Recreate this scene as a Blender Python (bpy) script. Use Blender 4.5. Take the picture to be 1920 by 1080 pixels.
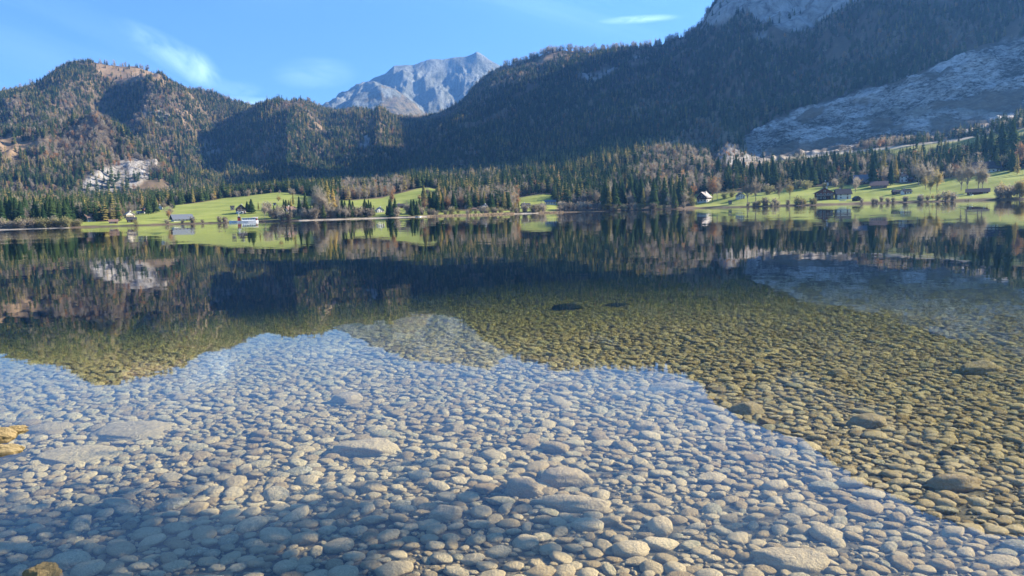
import bpy, bmesh, math, random
import numpy as np
from mathutils import Vector, Matrix
R = math.radians
rng = np.random.default_rng(7)
random.seed(7)
SC = bpy.context.scene
COL = SC.collection
for o in list(bpy.data.objects):
    bpy.data.objects.remove(o)

# ------------------------------------------------------------------ camera
CAMH, FPX, PITCH, ROLL = 1.5, 1397.0, R(5.8), R(1.745)
cF = np.array([0, math.cos(PITCH), -math.sin(PITCH)])
cU0 = np.array([0, math.sin(PITCH), math.cos(PITCH)])
cX = np.array([1.0, 0, 0])
cR = math.cos(ROLL) * cX - math.sin(ROLL) * cU0
cU = math.sin(ROLL) * cX + math.cos(ROLL) * cU0
cam = bpy.data.cameras.new('camera')
cam.sensor_width = 36.0
cam.lens = 36.0 * FPX / 1920.0
cam.clip_start, cam.clip_end = 0.05, 30000
camo = bpy.data.objects.new('camera', cam)
COL.objects.link(camo)
m = Matrix.Identity(4)
for i in range(3):
    m[i][0], m[i][1], m[i][2] = cR[i], cU[i], -cF[i]
m[2][3] = CAMH
camo.matrix_world = m
SC.camera = camo

# ------------------------------------------------------------------ light
SUN_AZ, SUN_EL = 79.0, 26.0          # azimuth measured from the view (+Y) towards +X
sv = Vector((math.cos(R(SUN_EL)) * math.sin(R(SUN_AZ)), math.cos(R(SUN_EL)) * math.cos(R(SUN_AZ)), math.sin(R(SUN_EL))))
sun = bpy.data.lights.new('sun', 'SUN')
sun.energy, sun.angle, sun.color = 5.0, R(0.53), (1.0, 0.90, 0.75)
suno = bpy.data.objects.new('sun', sun)
suno.rotation_euler = sv.to_track_quat('Z', 'Y').to_euler()
suno.location = (200, 60, 300)
COL.objects.link(suno)
SC.view_settings.view_transform = 'Standard'
SC.view_settings.look = 'None'
SC.view_settings.gamma = 1.0
SC.view_settings.exposure = 2.0
SKY_STRENGTH = 0.058
SC.cycles.use_denoising = True
SC.cycles.max_bounces = 6
SC.cycles.diffuse_bounces = 2
SC.cycles.glossy_bounces = 3
SC.cycles.transparent_max_bounces = 8
SC.cycles.transmission_bounces = 4
SC.cycles.volume_bounces = 0
SC.cycles.caustics_reflective = False
SC.cycles.caustics_refractive = False


# ------------------------------------------------------------------ pixel helpers (photo pixels -> directions)
def pdir(px, py):
    v = cF * FPX + cR * (px - 960.0) - cU * (py - 540.0)
    return v / np.linalg.norm(v)


def azel(px, py):
    v = pdir(px, py)
    return math.degrees(math.atan2(v[0], v[1])), math.atan2(v[2], math.hypot(v[0], v[1]))


def project(x, y, z):
    z = z - CAMH
    a = cF[0] * x + cF[1] * y + cF[2] * z
    a = np.maximum(a, 1e-3)
    return 960 + FPX * (cR[0] * x + cR[1] * y + cR[2] * z) / a, 540 - FPX * (cU[0] * x + cU[1] * y + cU[2] * z) / a


def mirror_px(px, py):               # where the thing stands whose reflection is at this pixel
    v = pdir(px, py)
    x, y = project(v[0] * 5000, v[1] * 5000, CAMH - v[2] * 5000)
    return float(x), float(y)


# ------------------------------------------------------------------ noise
def _hash(ix, iy, s):
    n = (ix * 374761393 + iy * 668265263 + s * 1442695041) & 0xFFFFFFFF
    n = ((n ^ (n >> 13)) * 1274126177) & 0xFFFFFFFF
    n = n ^ (n >> 16)
    return (n & 0xFFFFFF) / float(0xFFFFFF)


def vnoise(x, y, s=0):
    x = np.asarray(x, float); y = np.asarray(y, float)
    ix = np.floor(x).astype(np.int64); iy = np.floor(y).astype(np.int64)
    fx, fy = x - ix, y - iy
    fx = fx * fx * fx * (fx * (fx * 6 - 15) + 10); fy = fy * fy * fy * (fy * (fy * 6 - 15) + 10)
    a, b = _hash(ix, iy, s), _hash(ix + 1, iy, s)
    c, d = _hash(ix, iy + 1, s), _hash(ix + 1, iy + 1, s)
    return (a + (b - a) * fx) * (1 - fy) + (c + (d - c) * fx) * fy


def fbm(x, y, s=0, oct=5, gain=0.5):
    t, a, n = 0, 1.0, 0
    for k in range(oct):
        t = t + a * (vnoise(x * 2 ** k + 17.3 * k, y * 2 ** k - 9.1 * k, s + k) - 0.5)
        n += a; a *= gain
    return t / n * 2          # about -1..1


def ridged(x, y, s=0, oct=4):
    t, a, n = 0, 1.0, 0
    for k in range(oct):
        t = t + a * (1 - np.abs(2 * vnoise(x * 2 ** k + 5.3 * k, y * 2 ** k + 3.7 * k, s + k) - 1))
        n += a; a *= 0.5
    return t / n              # 0..1


def sstep(a, b, x):
    t = np.clip((x - a) / (b - a), 0, 1)
    return t * t * (3 - 2 * t)


def inpoly(px, py, poly):
    r = np.zeros(np.shape(px), bool)
    n = len(poly)
    for i in range(n):
        x1, y1 = poly[i]; x2, y2 = poly[(i + 1) % n]
        if y1 == y2: continue
        c = ((y1 > py) != (y2 > py)) & (px < (x2 - x1) * (py - y1) / (y2 - y1) + x1)
        r ^= c
    return r


# ------------------------------------------------------------------ object helpers
def tag(o, label=None, cat=None, group=None, kind=None):
    if label: o['label'] = label
    if cat: o['category'] = cat
    if group: o['group'] = group
    if kind: o['kind'] = kind
    return o


def empty(name, loc, rz=0.0, scale=1.0):
    o = bpy.data.objects.new(name, None)
    o.empty_display_size = 0.3
    o.location = loc; o.rotation_euler = (0, 0, rz)
    o.scale = (scale,) * 3 if not hasattr(scale, '__len__') else scale
    COL.objects.link(o)
    return o


def link(name, me, parent=None):
    o = bpy.data.objects.new(name, me)
    COL.objects.link(o)
    if parent is not None: o.parent = parent
    return o


class MB:
    def __init__(s): s.v = []; s.f = []; s.mi = []

    def add(s, vs, fs, mi=0):
        n = len(s.v); s.v += [tuple(map(float, p)) for p in vs]
        s.f += [tuple(n + i for i in f) for f in fs]; s.mi += [mi] * len(fs)

    def box(s, x0, x1, y0, y1, z0, z1, mi=0):
        s.add([(x0, y0, z0), (x1, y0, z0), (x1, y1, z0), (x0, y1, z0), (x0, y0, z1), (x1, y0, z1), (x1, y1, z1), (x0, y1, z1)],
              [(3, 2, 1, 0), (4, 5, 6, 7), (0, 1, 5, 4), (1, 2, 6, 5), (2, 3, 7, 6), (3, 0, 4, 7)], mi)

    def tube(s, p, q, r0, r1, n=6, mi=0, cap=True):
        p, q = Vector(p), Vector(q)
        d = (q - p).normalized()
        a = d.orthogonal().normalized(); b = d.cross(a)
        vs = []
        for c, r in ((p, r0), (q, r1)):
            for k in range(n):
                t = 2 * math.pi * k / n
                vs.append(c + a * (r * math.cos(t)) + b * (r * math.sin(t)))
        fs = [(k, (k + 1) % n, n + (k + 1) % n, n + k) for k in range(n)]
        if cap: fs += [tuple(range(n - 1, -1, -1)), tuple(range(n, 2 * n))]
        s.add(vs, fs, mi)

    def mesh(s, name, mats, smooth=False):
        me = bpy.data.meshes.new(name)
        me.from_pydata(s.v, [], s.f)
        for m_ in (mats if isinstance(mats, (list, tuple)) else [mats]): me.materials.append(m_)
        me.polygons.foreach_set('material_index', s.mi)
        if smooth: me.polygons.foreach_set('use_smooth', [True] * len(s.f))
        me.update()
        return me

    def build(s, name, mats, parent=None, smooth=False):
        return link(name, s.mesh(name, mats, smooth), parent)


def grid_mesh(name, X, Y, Z, mat, attrs=None, smooth=True):
    nr, nc = X.shape
    co = np.stack([X, Y, Z], -1).reshape(-1, 3).astype(np.float32)
    idx = np.arange(nr * nc).reshape(nr, nc)
    f = np.stack([idx[:-1, :-1], idx[:-1, 1:], idx[1:, 1:], idx[1:, :-1]], -1).reshape(-1, 4)
    me = bpy.data.meshes.new(name)
    me.vertices.add(len(co)); me.vertices.foreach_set('co', co.ravel())
    me.loops.add(f.size); me.loops.foreach_set('vertex_index', f.ravel().astype(np.int32))
    me.polygons.add(len(f)); me.polygons.foreach_set('loop_start', np.arange(0, f.size, 4, dtype=np.int32))
    me.polygons.foreach_set('use_smooth', np.full(len(f), smooth))
    me.update(calc_edges=True)
    for k, a in (attrs or {}).items():
        at = me.attributes.new(k, 'FLOAT', 'POINT'); at.data.foreach_set('value', a.ravel().astype(np.float32))
    me.materials.append(mat)
    me.validate()
    return me


# ------------------------------------------------------------------ materials
def newmat(name):
    mt = bpy.data.materials.new(name); mt.use_nodes = True
    nt = mt.node_tree; nt.nodes.clear()
    out = nt.nodes.new('ShaderNodeOutputMaterial')
    return mt, nt, out


def N(nt, typ, ins=None, **kw):
    n = nt.nodes.new(typ)
    for k, v in kw.items(): setattr(n, k, v)
    for k, v in (ins or {}).items():
        if hasattr(v, 'is_output') or isinstance(v, bpy.types.NodeSocket): nt.links.new(v, n.inputs[k])
        else: n.inputs[k].default_value = v
    return n


def math_(nt, op, a, b=None, c=None, clamp=False):
    n = nt.nodes.new('ShaderNodeMath'); n.operation = op; n.use_clamp = clamp
    for i, v in enumerate((a, b, c)):
        if v is None: continue
        if isinstance(v, bpy.types.NodeSocket): nt.links.new(v, n.inputs[i])
        else: n.inputs[i].default_value = v
    return n.outputs[0]


def mixc(nt, fac, a, b, blend='MIX'):
    n = nt.nodes.new('ShaderNodeMix'); n.data_type = 'RGBA'; n.blend_type = blend
    for i, v in ((0, fac), (6, a), (7, b)):
        if isinstance(v, bpy.types.NodeSocket): nt.links.new(v, n.inputs[i])
        elif i == 0: n.inputs[0].default_value = v
        else: n.inputs[i].default_value = (*v, 1) if len(v) == 3 else v
    return n.outputs[2]


def ramp(nt, fac, stops, interp='LINEAR'):
    n = nt.nodes.new('ShaderNodeValToRGB'); n.color_ramp.interpolation = interp
    e = n.color_ramp.elements
    while len(e) > 1: e.remove(e[-1])
    e[0].position = stops[0][0]; e[0].color = (*stops[0][1], 1)
    for p, c in stops[1:]:
        x = e.new(p); x.color = (*c, 1)
    nt.links.new(fac, n.inputs[0])
    return n.outputs[0]


def noise(nt, scale, detail=4, rough=0.55, vec=None, dist=0.0):
    n = N(nt, 'ShaderNodeTexNoise', {'Scale': scale, 'Detail': detail, 'Roughness': rough, 'Distortion': dist})
    if vec is not None: nt.links.new(vec, n.inputs['Vector'])
    return n.outputs[0]


def objco(nt): return N(nt, 'ShaderNodeTexCoord').outputs['Object']


def geopos(nt): return N(nt, 'ShaderNodeNewGeometry').outputs['Position']


def attr(nt, name): return N(nt, 'ShaderNodeAttribute', attribute_name=name).outputs['Fac']


def finish(nt, out, col, rough=0.85, spec=0.2, bump=None, bstr=0.3, bdist=0.05, metal=0.0):
    p = N(nt, 'ShaderNodeBsdfPrincipled', {'Roughness': rough, 'Specular IOR Level': spec, 'Metallic': metal})
    if isinstance(col, bpy.types.NodeSocket): nt.links.new(col, p.inputs['Base Color'])
    else: p.inputs['Base Color'].default_value = (*col, 1)
    if bump is not None:
        b = N(nt, 'ShaderNodeBump', {'Strength': bstr, 'Distance': bdist, 'Height': bump})
        nt.links.new(b.outputs[0], p.inputs['Normal'])
    nt.links.new(p.outputs[0], out.inputs[0])
    return p


def plain(name, c0, c1=None, scale=2.0, rough=0.8, spec=0.2, bump=0.0, metal=0.0):
    mt, nt, out = newmat(name)
    n = noise(nt, scale, 5, 0.6, objco(nt))
    c1 = c1 or tuple(x * 0.75 for x in c0)
    col = ramp(nt, n, [(0.3, c1), (0.7, c0)])
    finish(nt, out, col, rough, spec, n if bump else None, bump, 0.05, metal)
    return mt


def foliage(name, stops, nscale=0.25):
    mt, nt, out = newmat(name)
    oi = N(nt, 'ShaderNodeObjectInfo')
    n = noise(nt, nscale, 3, 0.6, objco(nt))
    f = math_(nt, 'ADD', math_(nt, 'MULTIPLY', oi.outputs['Random'], 0.75), math_(nt, 'MULTIPLY_ADD', n, 0.7, -0.22))
    col = ramp(nt, f, stops)
    p = N(nt, 'ShaderNodeBsdfDiffuse', {'Roughness': 0.6, 'Color': col})
    tl = N(nt, 'ShaderNodeBsdfTranslucent', {'Color': col})
    mx = N(nt, 'ShaderNodeMixShader', {0: 0.38}); nt.links.new(p.outputs[0], mx.inputs[1]); nt.links.new(tl.outputs[0], mx.inputs[2])
    nt.links.new(mx.outputs[0], out.inputs[0])
    return mt


M = {}
M['spruce'] = foliage('spruce needles', [(0.0, (0.018, 0.046, 0.022)), (0.4, (0.048, 0.090, 0.032)), (0.75, (0.100, 0.140, 0.045)), (1.0, (0.170, 0.190, 0.065))])
M['larch'] = foliage('larch needles', [(0.0, (0.20, 0.19, 0.065)), (0.5, (0.42, 0.35, 0.11)), (1.0, (0.62, 0.46, 0.15))])
M['twig'] = foliage('bare twigs', [(0.0, (0.20, 0.165, 0.115)), (0.5, (0.36, 0.305, 0.22)), (1.0, (0.50, 0.43, 0.32))])
M['autumn'] = foliage('autumn leaves', [(0.0, (0.24, 0.14, 0.08)), (0.5, (0.44, 0.24, 0.10)), (1.0, (0.62, 0.34, 0.11))])
M['yellow'] = foliage('yellow leaves', [(0.0, (0.30, 0.25, 0.08)), (0.5, (0.52, 0.40, 0.11)), (1.0, (0.70, 0.50, 0.13))])
M['willow'] = foliage('willow leaves', [(0.0, (0.17, 0.155, 0.07)), (0.5, (0.29, 0.27, 0.12)), (1.0, (0.42, 0.38, 0.17))])
M['bark'] = plain('bark', (0.16, 0.125, 0.10), (0.08, 0.062, 0.05), 6, 0.95)
M['palebark'] = plain('pale bark', (0.34, 0.29, 0.24), (0.17, 0.14, 0.11), 6, 0.95)
M['white'] = plain('white plaster', (0.62, 0.60, 0.56), (0.54, 0.52, 0.48), 0.8, 0.9)
M['cream'] = plain('cream plaster', (0.68, 0.60, 0.46), (0.60, 0.53, 0.40), 0.8, 0.9)
M['darkwood'] = plain('dark stained wood', (0.060, 0.034, 0.022), (0.030, 0.017, 0.012), 3, 0.8)
M['redwood'] = plain('red brown wood', (0.16, 0.06, 0.035), (0.10, 0.04, 0.025), 3, 0.8)
M['greywood'] = plain('weathered wood', (0.24, 0.20, 0.165), (0.14, 0.115, 0.095), 3, 0.9)
M['darkroof'] = plain('dark roof tiles', (0.055, 0.050, 0.052), (0.032, 0.030, 0.033), 2.5, 0.7)
M['brownroof'] = plain('brown roof tiles', (0.21, 0.135, 0.10), (0.14, 0.09, 0.07), 2.5, 0.8)
M['greyroof'] = plain('grey roof sheet', (0.12, 0.135, 0.155), (0.085, 0.095, 0.115), 2.0, 0.5, 0.5)
M['paleroof'] = plain('pale roof sheet', (0.42, 0.37, 0.33), (0.32, 0.28, 0.25), 2.0, 0.6, 0.4)
M['glass'] = plain('window glass', (0.03, 0.035, 0.045), (0.02, 0.022, 0.028), 1.0, 0.15, 0.6)
M['frame'] = plain('window frame', (0.62, 0.60, 0.56), (0.5, 0.48, 0.45), 3.0, 0.7)
M['red'] = plain('red paint', (0.45, 0.06, 0.035), (0.33, 0.05, 0.03), 2.0, 0.6)
M['boatwhite'] = plain('white boat paint', (0.80, 0.80, 0.78), (0.68, 0.68, 0.66), 1.0, 0.4, 0.5)
M['blue'] = plain('blue paint', (0.10, 0.20, 0.42), (0.07, 0.15, 0.33), 1.0, 0.6)
M['metal'] = plain('galvanised metal', (0.45, 0.46, 0.48), (0.3, 0.31, 0.33), 3.0, 0.4, 0.5, metal=0.6)

# ---- terrain
mt, nt, out = newmat('hill ground')
pos = geopos(nt)
n1 = noise(nt, 0.02, 8, 0.62, pos); n2 = noise(nt, 0.15, 6, 0.6, pos); n3 = noise(nt, 0.006, 6, 0.6, pos)
forest = ramp(nt, n1, [(0.30, (0.045, 0.045, 0.024)), (0.5, (0.105, 0.078, 0.048)), (0.68, (0.20, 0.14, 0.085))])
bald = ramp(nt, n2, [(0.3, (0.15, 0.105, 0.06)), (0.7, (0.27, 0.19, 0.115))])
mead = ramp(nt, n1, [(0.25, (0.165, 0.20, 0.038)), (0.5, (0.24, 0.275, 0.055)), (0.75, (0.33, 0.34, 0.09))])
mead = mixc(nt, ramp(nt, n2, [(0.4, (0, 0, 0)), (0.75, (0.35, 0.35, 0.35))]), mead, (0.34, 0.31, 0.11))
mp = N(nt, 'ShaderNodeMapping', {'Scale': (1.0, 1.0, 0.35)}); nt.links.new(pos, mp.inputs[0])
nr = noise(nt, 0.035, 12, 0.78, mp.outputs[0], 0.4)
rock = ramp(nt, nr, [(0.36, (0.10, 0.09, 0.075)), (0.45, (0.30, 0.275, 0.24)), (0.56, (0.50, 0.47, 0.42)), (0.66, (0.64, 0.61, 0.56))])
mq = N(nt, 'ShaderNodeMapping', {'Scale': (1.0, 1.0, 2.2)}); nt.links.new(pos, mq.inputs[0])
nq = noise(nt, 0.011, 12, 0.78, mq.outputs[0], 0.25); nq2 = noise(nt, 0.16, 6, 0.75, mq.outputs[0])
qf = math_(nt, 'ADD', math_(nt, 'MULTIPLY', nq, 0.6), math_(nt, 'MULTIPLY', nq2, 0.4))
quarry = ramp(nt, qf, [(0.43, (0.055, 0.055, 0.04)), (0.47, (0.17, 0.145, 0.115)), (0.50, (0.38, 0.33, 0.27)), (0.54, (0.62, 0.56, 0.49)), (0.60, (0.86, 0.80, 0.72))])
sand = ramp(nt, n2, [(0.3, (0.28, 0.24, 0.18)), (0.7, (0.44, 0.38, 0.29))])
mm = N(nt, 'ShaderNodeMapping', {'Scale': (0.25, 1.0, 1.0), 'Rotation': (0, 0, 0.3)}); nt.links.new(pos, mm.inputs[0])
mead = mixc(nt, 0.5, mead, ramp(nt, noise(nt, 0.11, 7, 0.7, mm.outputs[0]), [(0.35, (0.55, 0.60, 0.5)), (0.65, (1.25, 1.2, 1.3))]), 'MULTIPLY')
c = mixc(nt, attr(nt, 'bald'), forest, bald)
c = mixc(nt, attr(nt, 'meadow'), c, mead)
c = mixc(nt, attr(nt, 'quarry'), c, quarry)
c = mixc(nt, attr(nt, 'rock'), c, rock)
c = mixc(nt, attr(nt, 'sand'), c, sand)
bh = math_(nt, 'MULTIPLY', nr, math_(nt, 'ADD', attr(nt, 'rock'), attr(nt, 'quarry')))
finish(nt, out, c, 0.95, 0.1, bh, 1.0, 14.0)
M['hill'] = mt

mt, nt, out = newmat('limestone peak')
pos = geopos(nt)
mp = N(nt, 'ShaderNodeMapping', {'Scale': (1.0, 1.0, 0.3)}); nt.links.new(pos, mp.inputs[0])
nr = noise(nt, 0.008, 12, 0.78, mp.outputs[0], 0.4)
n4 = noise(nt, 0.003, 8, 0.65, pos)
rk = ramp(nt, nr, [(0.36, (0.055, 0.07, 0.045)), (0.47, (0.17, 0.18, 0.15)), (0.62, (0.29, 0.31, 0.28))])
lo = ramp(nt, noise(nt, 0.02, 6, 0.7, pos), [(0.35, (0.06, 0.065, 0.04)), (0.5, (0.16, 0.135, 0.075)), (0.7, (0.30, 0.22, 0.11))])
c = mixc(nt, attr(nt, 'low'), rk, lo)
finish(nt, out, c, 0.95, 0.1, nr, 1.0, 60.0)
M['peak'] = mt

# ---- water: Fresnel mirror over a clear, slightly absorbing body
mt, nt, out = newmat('lake water')
pos = geopos(nt)
def rip(scale, amp, det=2, stretch=(1, 1, 1)):
    mp_ = N(nt, 'ShaderNodeMapping', {'Scale': stretch}); nt.links.new(pos, mp_.inputs[0])
    t = N(nt, 'ShaderNodeTexNoise', {'Scale': scale, 'Detail': det, 'Roughness': 0.5}); nt.links.new(mp_.outputs[0], t.inputs['Vector'])
    s = N(nt, 'ShaderNodeVectorMath', operation='SUBTRACT'); nt.links.new(t.outputs['Color'], s.inputs[0]); s.inputs[1].default_value = (.5, .5, .5)
    k = N(nt, 'ShaderNodeVectorMath', operation='MULTIPLY'); nt.links.new(s.outputs[0], k.inputs[0])
    k.inputs[1].default_value = (amp, amp, 0)
    return k.outputs[0]
def vadd(a, b):
    s = N(nt, 'ShaderNodeVectorMath', operation='ADD')
    nt.links.new(a, s.inputs[0])
    if isinstance(b, tuple): s.inputs[1].default_value = b
    else: nt.links.new(b, s.inputs[1])
    return s.outputs[0]
small = vadd(vadd(rip(7.0, 0.0045), rip(2.2, 0.0075, 3, (0.6, 1.3, 1))), rip(0.5, 0.006, 2, (0.7, 1.5, 1)))
big = vadd(rip(0.09, 0.030, 4, (0.2, 1.8, 1)), rip(1.3, 0.018, 2, (0.5, 1.2, 1)))
sep = N(nt, 'ShaderNodeSeparateXYZ'); nt.links.new(pos, sep.inputs[0])
far = N(nt, 'ShaderNodeMapRange', {'From Min': 15.0, 'From Max': 160.0, 'To Min': 0.0, 'To Max': 1.0}); nt.links.new(sep.outputs[1], far.inputs[0])
gust = N(nt, 'ShaderNodeMapRange', {'From Min': 0.45, 'From Max': 0.62, 'To Min': 0.5, 'To Max': 1.5})
mpg = N(nt, 'ShaderNodeMapping', {'Scale': (0.25, 1.0, 1)}); nt.links.new(pos, mpg.inputs[0])
nt.links.new(noise(nt, 0.035, 3, 0.5, mpg.outputs[0]), gust.inputs[0])
sc_ = N(nt, 'ShaderNodeVectorMath', operation='SCALE'); nt.links.new(big, sc_.inputs[0])
nt.links.new(math_(nt, 'MULTIPLY', far.outputs[0], gust.outputs[0]), sc_.inputs['Scale'])
nv = vadd(vadd(small, sc_.outputs[0]), (0, 0, 1))
nn = N(nt, 'ShaderNodeVectorMath', operation='NORMALIZE'); nt.links.new(nv, nn.inputs[0])
bf = N(nt, 'ShaderNodeNewGeometry').outputs['Backfacing']      # straight light paths: the same transmission upwards and downwards
fr = N(nt, 'ShaderNodeFresnel', {'IOR': math_(nt, 'MULTIPLY_ADD', bf, 1 / 1.33 - 1.33, 1.33)}); nt.links.new(nn.outputs[0], fr.inputs['Normal'])
gl = N(nt, 'ShaderNodeBsdfGlossy', {'Roughness': 0.0, 'Color': (1, 1, 1, 1)}); nt.links.new(nn.outputs[0], gl.inputs['Normal'])
tr = N(nt, 'ShaderNodeBsdfTransparent', {'Color': (1, 1, 1, 1)})
mx = N(nt, 'ShaderNodeMixShader'); nt.links.new(fr.outputs[0], mx.inputs[0]); nt.links.new(tr.outputs[0], mx.inputs[1]); nt.links.new(gl.outputs[0], mx.inputs[2])
nt.links.new(mx.outputs[0], out.inputs[0])
va = N(nt, 'ShaderNodeVolumeAbsorption', {'Color': (0.60, 0.67, 0.34, 1), 'Density': 0.66})
nt.links.new(va.outputs[0], out.inputs['Volume'])
M['water'] = mt

# ---- lake bed and stones
mt, nt, out = newmat('lake bed silt')
pos = geopos(nt)
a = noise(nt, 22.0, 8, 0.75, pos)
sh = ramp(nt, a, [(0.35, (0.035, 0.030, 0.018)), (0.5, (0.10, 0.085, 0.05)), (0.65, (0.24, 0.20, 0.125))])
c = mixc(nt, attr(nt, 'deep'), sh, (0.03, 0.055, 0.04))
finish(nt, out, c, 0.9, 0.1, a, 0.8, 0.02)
M['bed'] = mt


def stone_mat(name, stops):
    mt, nt, out = newmat(name)
    oi = N(nt, 'ShaderNodeObjectInfo')
    co = objco(nt)
    n = noise(nt, 3.0, 8, 0.65, co); nf = noise(nt, 14.0, 5, 0.7, co)
    f = math_(nt, 'ADD', math_(nt, 'MULTIPLY', oi.outputs['Random'], 0.8), math_(nt, 'MULTIPLY_ADD', n, 0.5, -0.12))
    col = ramp(nt, f, stops)
    sp = ramp(nt, nf, [(0.35, (0.55, 0.55, 0.55)), (0.6, (1.1, 1.1, 1.1))])
    col = mixc(nt, 0.55, col, sp, 'MULTIPLY')
    finish(nt, out, col, 0.9, 0.02, math_(nt, 'ADD', n, math_(nt, 'MULTIPLY', nf, 0.35)), 0.7, 0.10)
    return mt


M['stone'] = stone_mat('silty cobble', [(0.0, (0.22, 0.155, 0.075)), (0.2, (0.40, 0.295, 0.145)), (0.5, (0.54, 0.42, 0.225)), (0.8, (0.64, 0.51, 0.29)), (0.93, (0.32, 0.29, 0.17)), (1.0, (0.70, 0.60, 0.42))])
M['boulder'] = stone_mat('silty boulder', [(0.0, (0.38, 0.29, 0.155)), (1.0, (0.50, 0.395, 0.22))])
M['wetrock'] = stone_mat('ochre rock', [(0.0, (0.30, 0.215, 0.10)), (1.0, (0.48, 0.37, 0.19))])
M['darkstone'] = stone_mat('dark boulder', [(0.0, (0.03, 0.035, 0.03)), (1.0, (0.06, 0.065, 0.05))])
M['whitestone'] = stone_mat('white pebble', [(0.0, (0.75, 0.70, 0.58)), (1.0, (0.85, 0.80, 0.68))])

# ------------------------------------------------------------------ sky
W = bpy.data.worlds.new('World'); SC.world = W; W.use_nodes = True
nt = W.node_tree; nt.nodes.clear()
wout = nt.nodes.new('ShaderNodeOutputWorld')
sky = N(nt, 'ShaderNodeTexSky', sky_type='NISHITA', sun_disc=False, sun_elevation=R(SUN_EL), sun_rotation=R(SUN_AZ), altitude=700.0, air_density=1.0, dust_density=0.1, ozone_density=4.0)
skc = sky.outputs[0]
vdir = N(nt, 'ShaderNodeTexCoord').outputs['Generated']


def dotp(v, c3):
    d = N(nt, 'ShaderNodeVectorMath', operation='DOT_PRODUCT'); nt.links.new(v, d.inputs[0]); d.inputs[1].default_value = c3
    return d.outputs['Value']


def cloud(px, py, a, b, rot, strength, thr=0.35, stretch=4.0, seed=0.0, nsc=10.0):
    global skc
    d = pdir(px, py)
    T = np.array([d[1], -d[0], 0]); T /= np.linalg.norm(T); B = np.cross(T, d)
    c_, s_ = math.cos(rot), math.sin(rot)
    T2, B2 = T * c_ + B * s_, -T * s_ + B * c_
    u = math_(nt, 'DIVIDE', dotp(vdir, T2), a / FPX); w = math_(nt, 'DIVIDE', dotp(vdir, B2), b / FPX)
    front = math_(nt, 'GREATER_THAN', dotp(vdir, d), 0.3)
    r2 = math_(nt, 'ADD', math_(nt, 'MULTIPLY', u, u), math_(nt, 'MULTIPLY', w, w))
    mask = math_(nt, 'POWER', math_(nt, 'SUBTRACT', 1.0, r2, clamp=True), 1.3)
    comb = N(nt, 'ShaderNodeCombineXYZ'); nt.links.new(dotp(vdir, T2 / stretch), comb.inputs[0]); nt.links.new(dotp(vdir, B2), comb.inputs[1]); comb.inputs[2].default_value = seed
    n = noise(nt, nsc * 2, 7, 0.6, comb.outputs[0], 0.6)
    mr = N(nt, 'ShaderNodeMapRange', {'From Min': thr, 'From Max': thr + 0.35}); nt.links.new(n, mr.inputs[0])
    f = math_(nt, 'MULTIPLY', math_(nt, 'MULTIPLY', math_(nt, 'MULTIPLY', mask, mr.outputs[0]), front), strength, clamp=True)
    skc = mixc(nt, f, skc, (9.5, 10.2, 10.8))


cloud(328, 105, 108, 28, R(-30), 0.48, 0.36, 3.0, 1.0, 26)
cloud(368, 126, 46, 30, R(-40), 0.65, 0.32, 2.0, 2.0, 22)
cloud(1200, 36, 78, 8, R(-1), 0.75, 0.32, 4.0, 3.0, 45)
cloud(590, 137, 80, 30, R(2), 0.26, 0.30, 3.0, 4.0, 16)
cloud(440, 170, 50, 18, R(5), 0.30, 0.34, 3.0, 5.0, 20)
cloud(480, 196, 110, 14, R(-2), 0.6, 0.25, 4.0, 6.0, 18)
cloud(130, 90, 330, 80, R(-22), 0.16, 0.42, 7.0, 7.0, 5)
cloud(700, -120, 700, 110, R(-12), 0.30, 0.40, 8.0, 9.0, 5)
cloud(1300, -330, 800, 160, R(10), 0.45, 0.38, 6.0, 11.0, 5)
cloud(250, -300, 600, 90, R(-15), 0.20, 0.42, 8.0, 12.0, 5)
bg = N(nt, 'ShaderNodeBackground', {'Color': mixc(nt, 1.0, skc, (0.71, 0.93, 1.18), 'MULTIPLY'), 'Strength': SKY_STRENGTH})
nt.links.new(bg.outputs[0], wout.inputs[0])

# ------------------------------------------------------------------ terrain
AZ = np.radians(np.concatenate([np.arange(-52, -38, 0.3), np.arange(-38, 38.01, 0.09), np.arange(38.2, 72, 0.3)]))
DD = np.concatenate([np.arange(420, 1400, 4.0), np.arange(1400, 3400, 7.5), np.arange(3400, 3900, 30)])


def curve(pts, off=0.0):
    a, d, z = [], [], []
    for p in pts:
        px, py, dist = p[:3]
        o = p[3] if len(p) > 3 else off
        az, el = azel(px, py)
        a.append(math.radians(az)); d.append(dist); z.append(CAMH + dist * math.tan(el) - o)
    i = np.argsort(a); a, d, z = np.array(a)[i], np.array(d)[i], np.array(z)[i]
    return np.interp(AZ, a, d), np.interp(AZ, a, z)


def smooth1(v, k=9):
    w = np.hanning(k + 2)[1:-1]; w /= w.sum()
    return np.convolve(np.pad(v, k // 2, 'edge'), w, 'valid')


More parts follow.
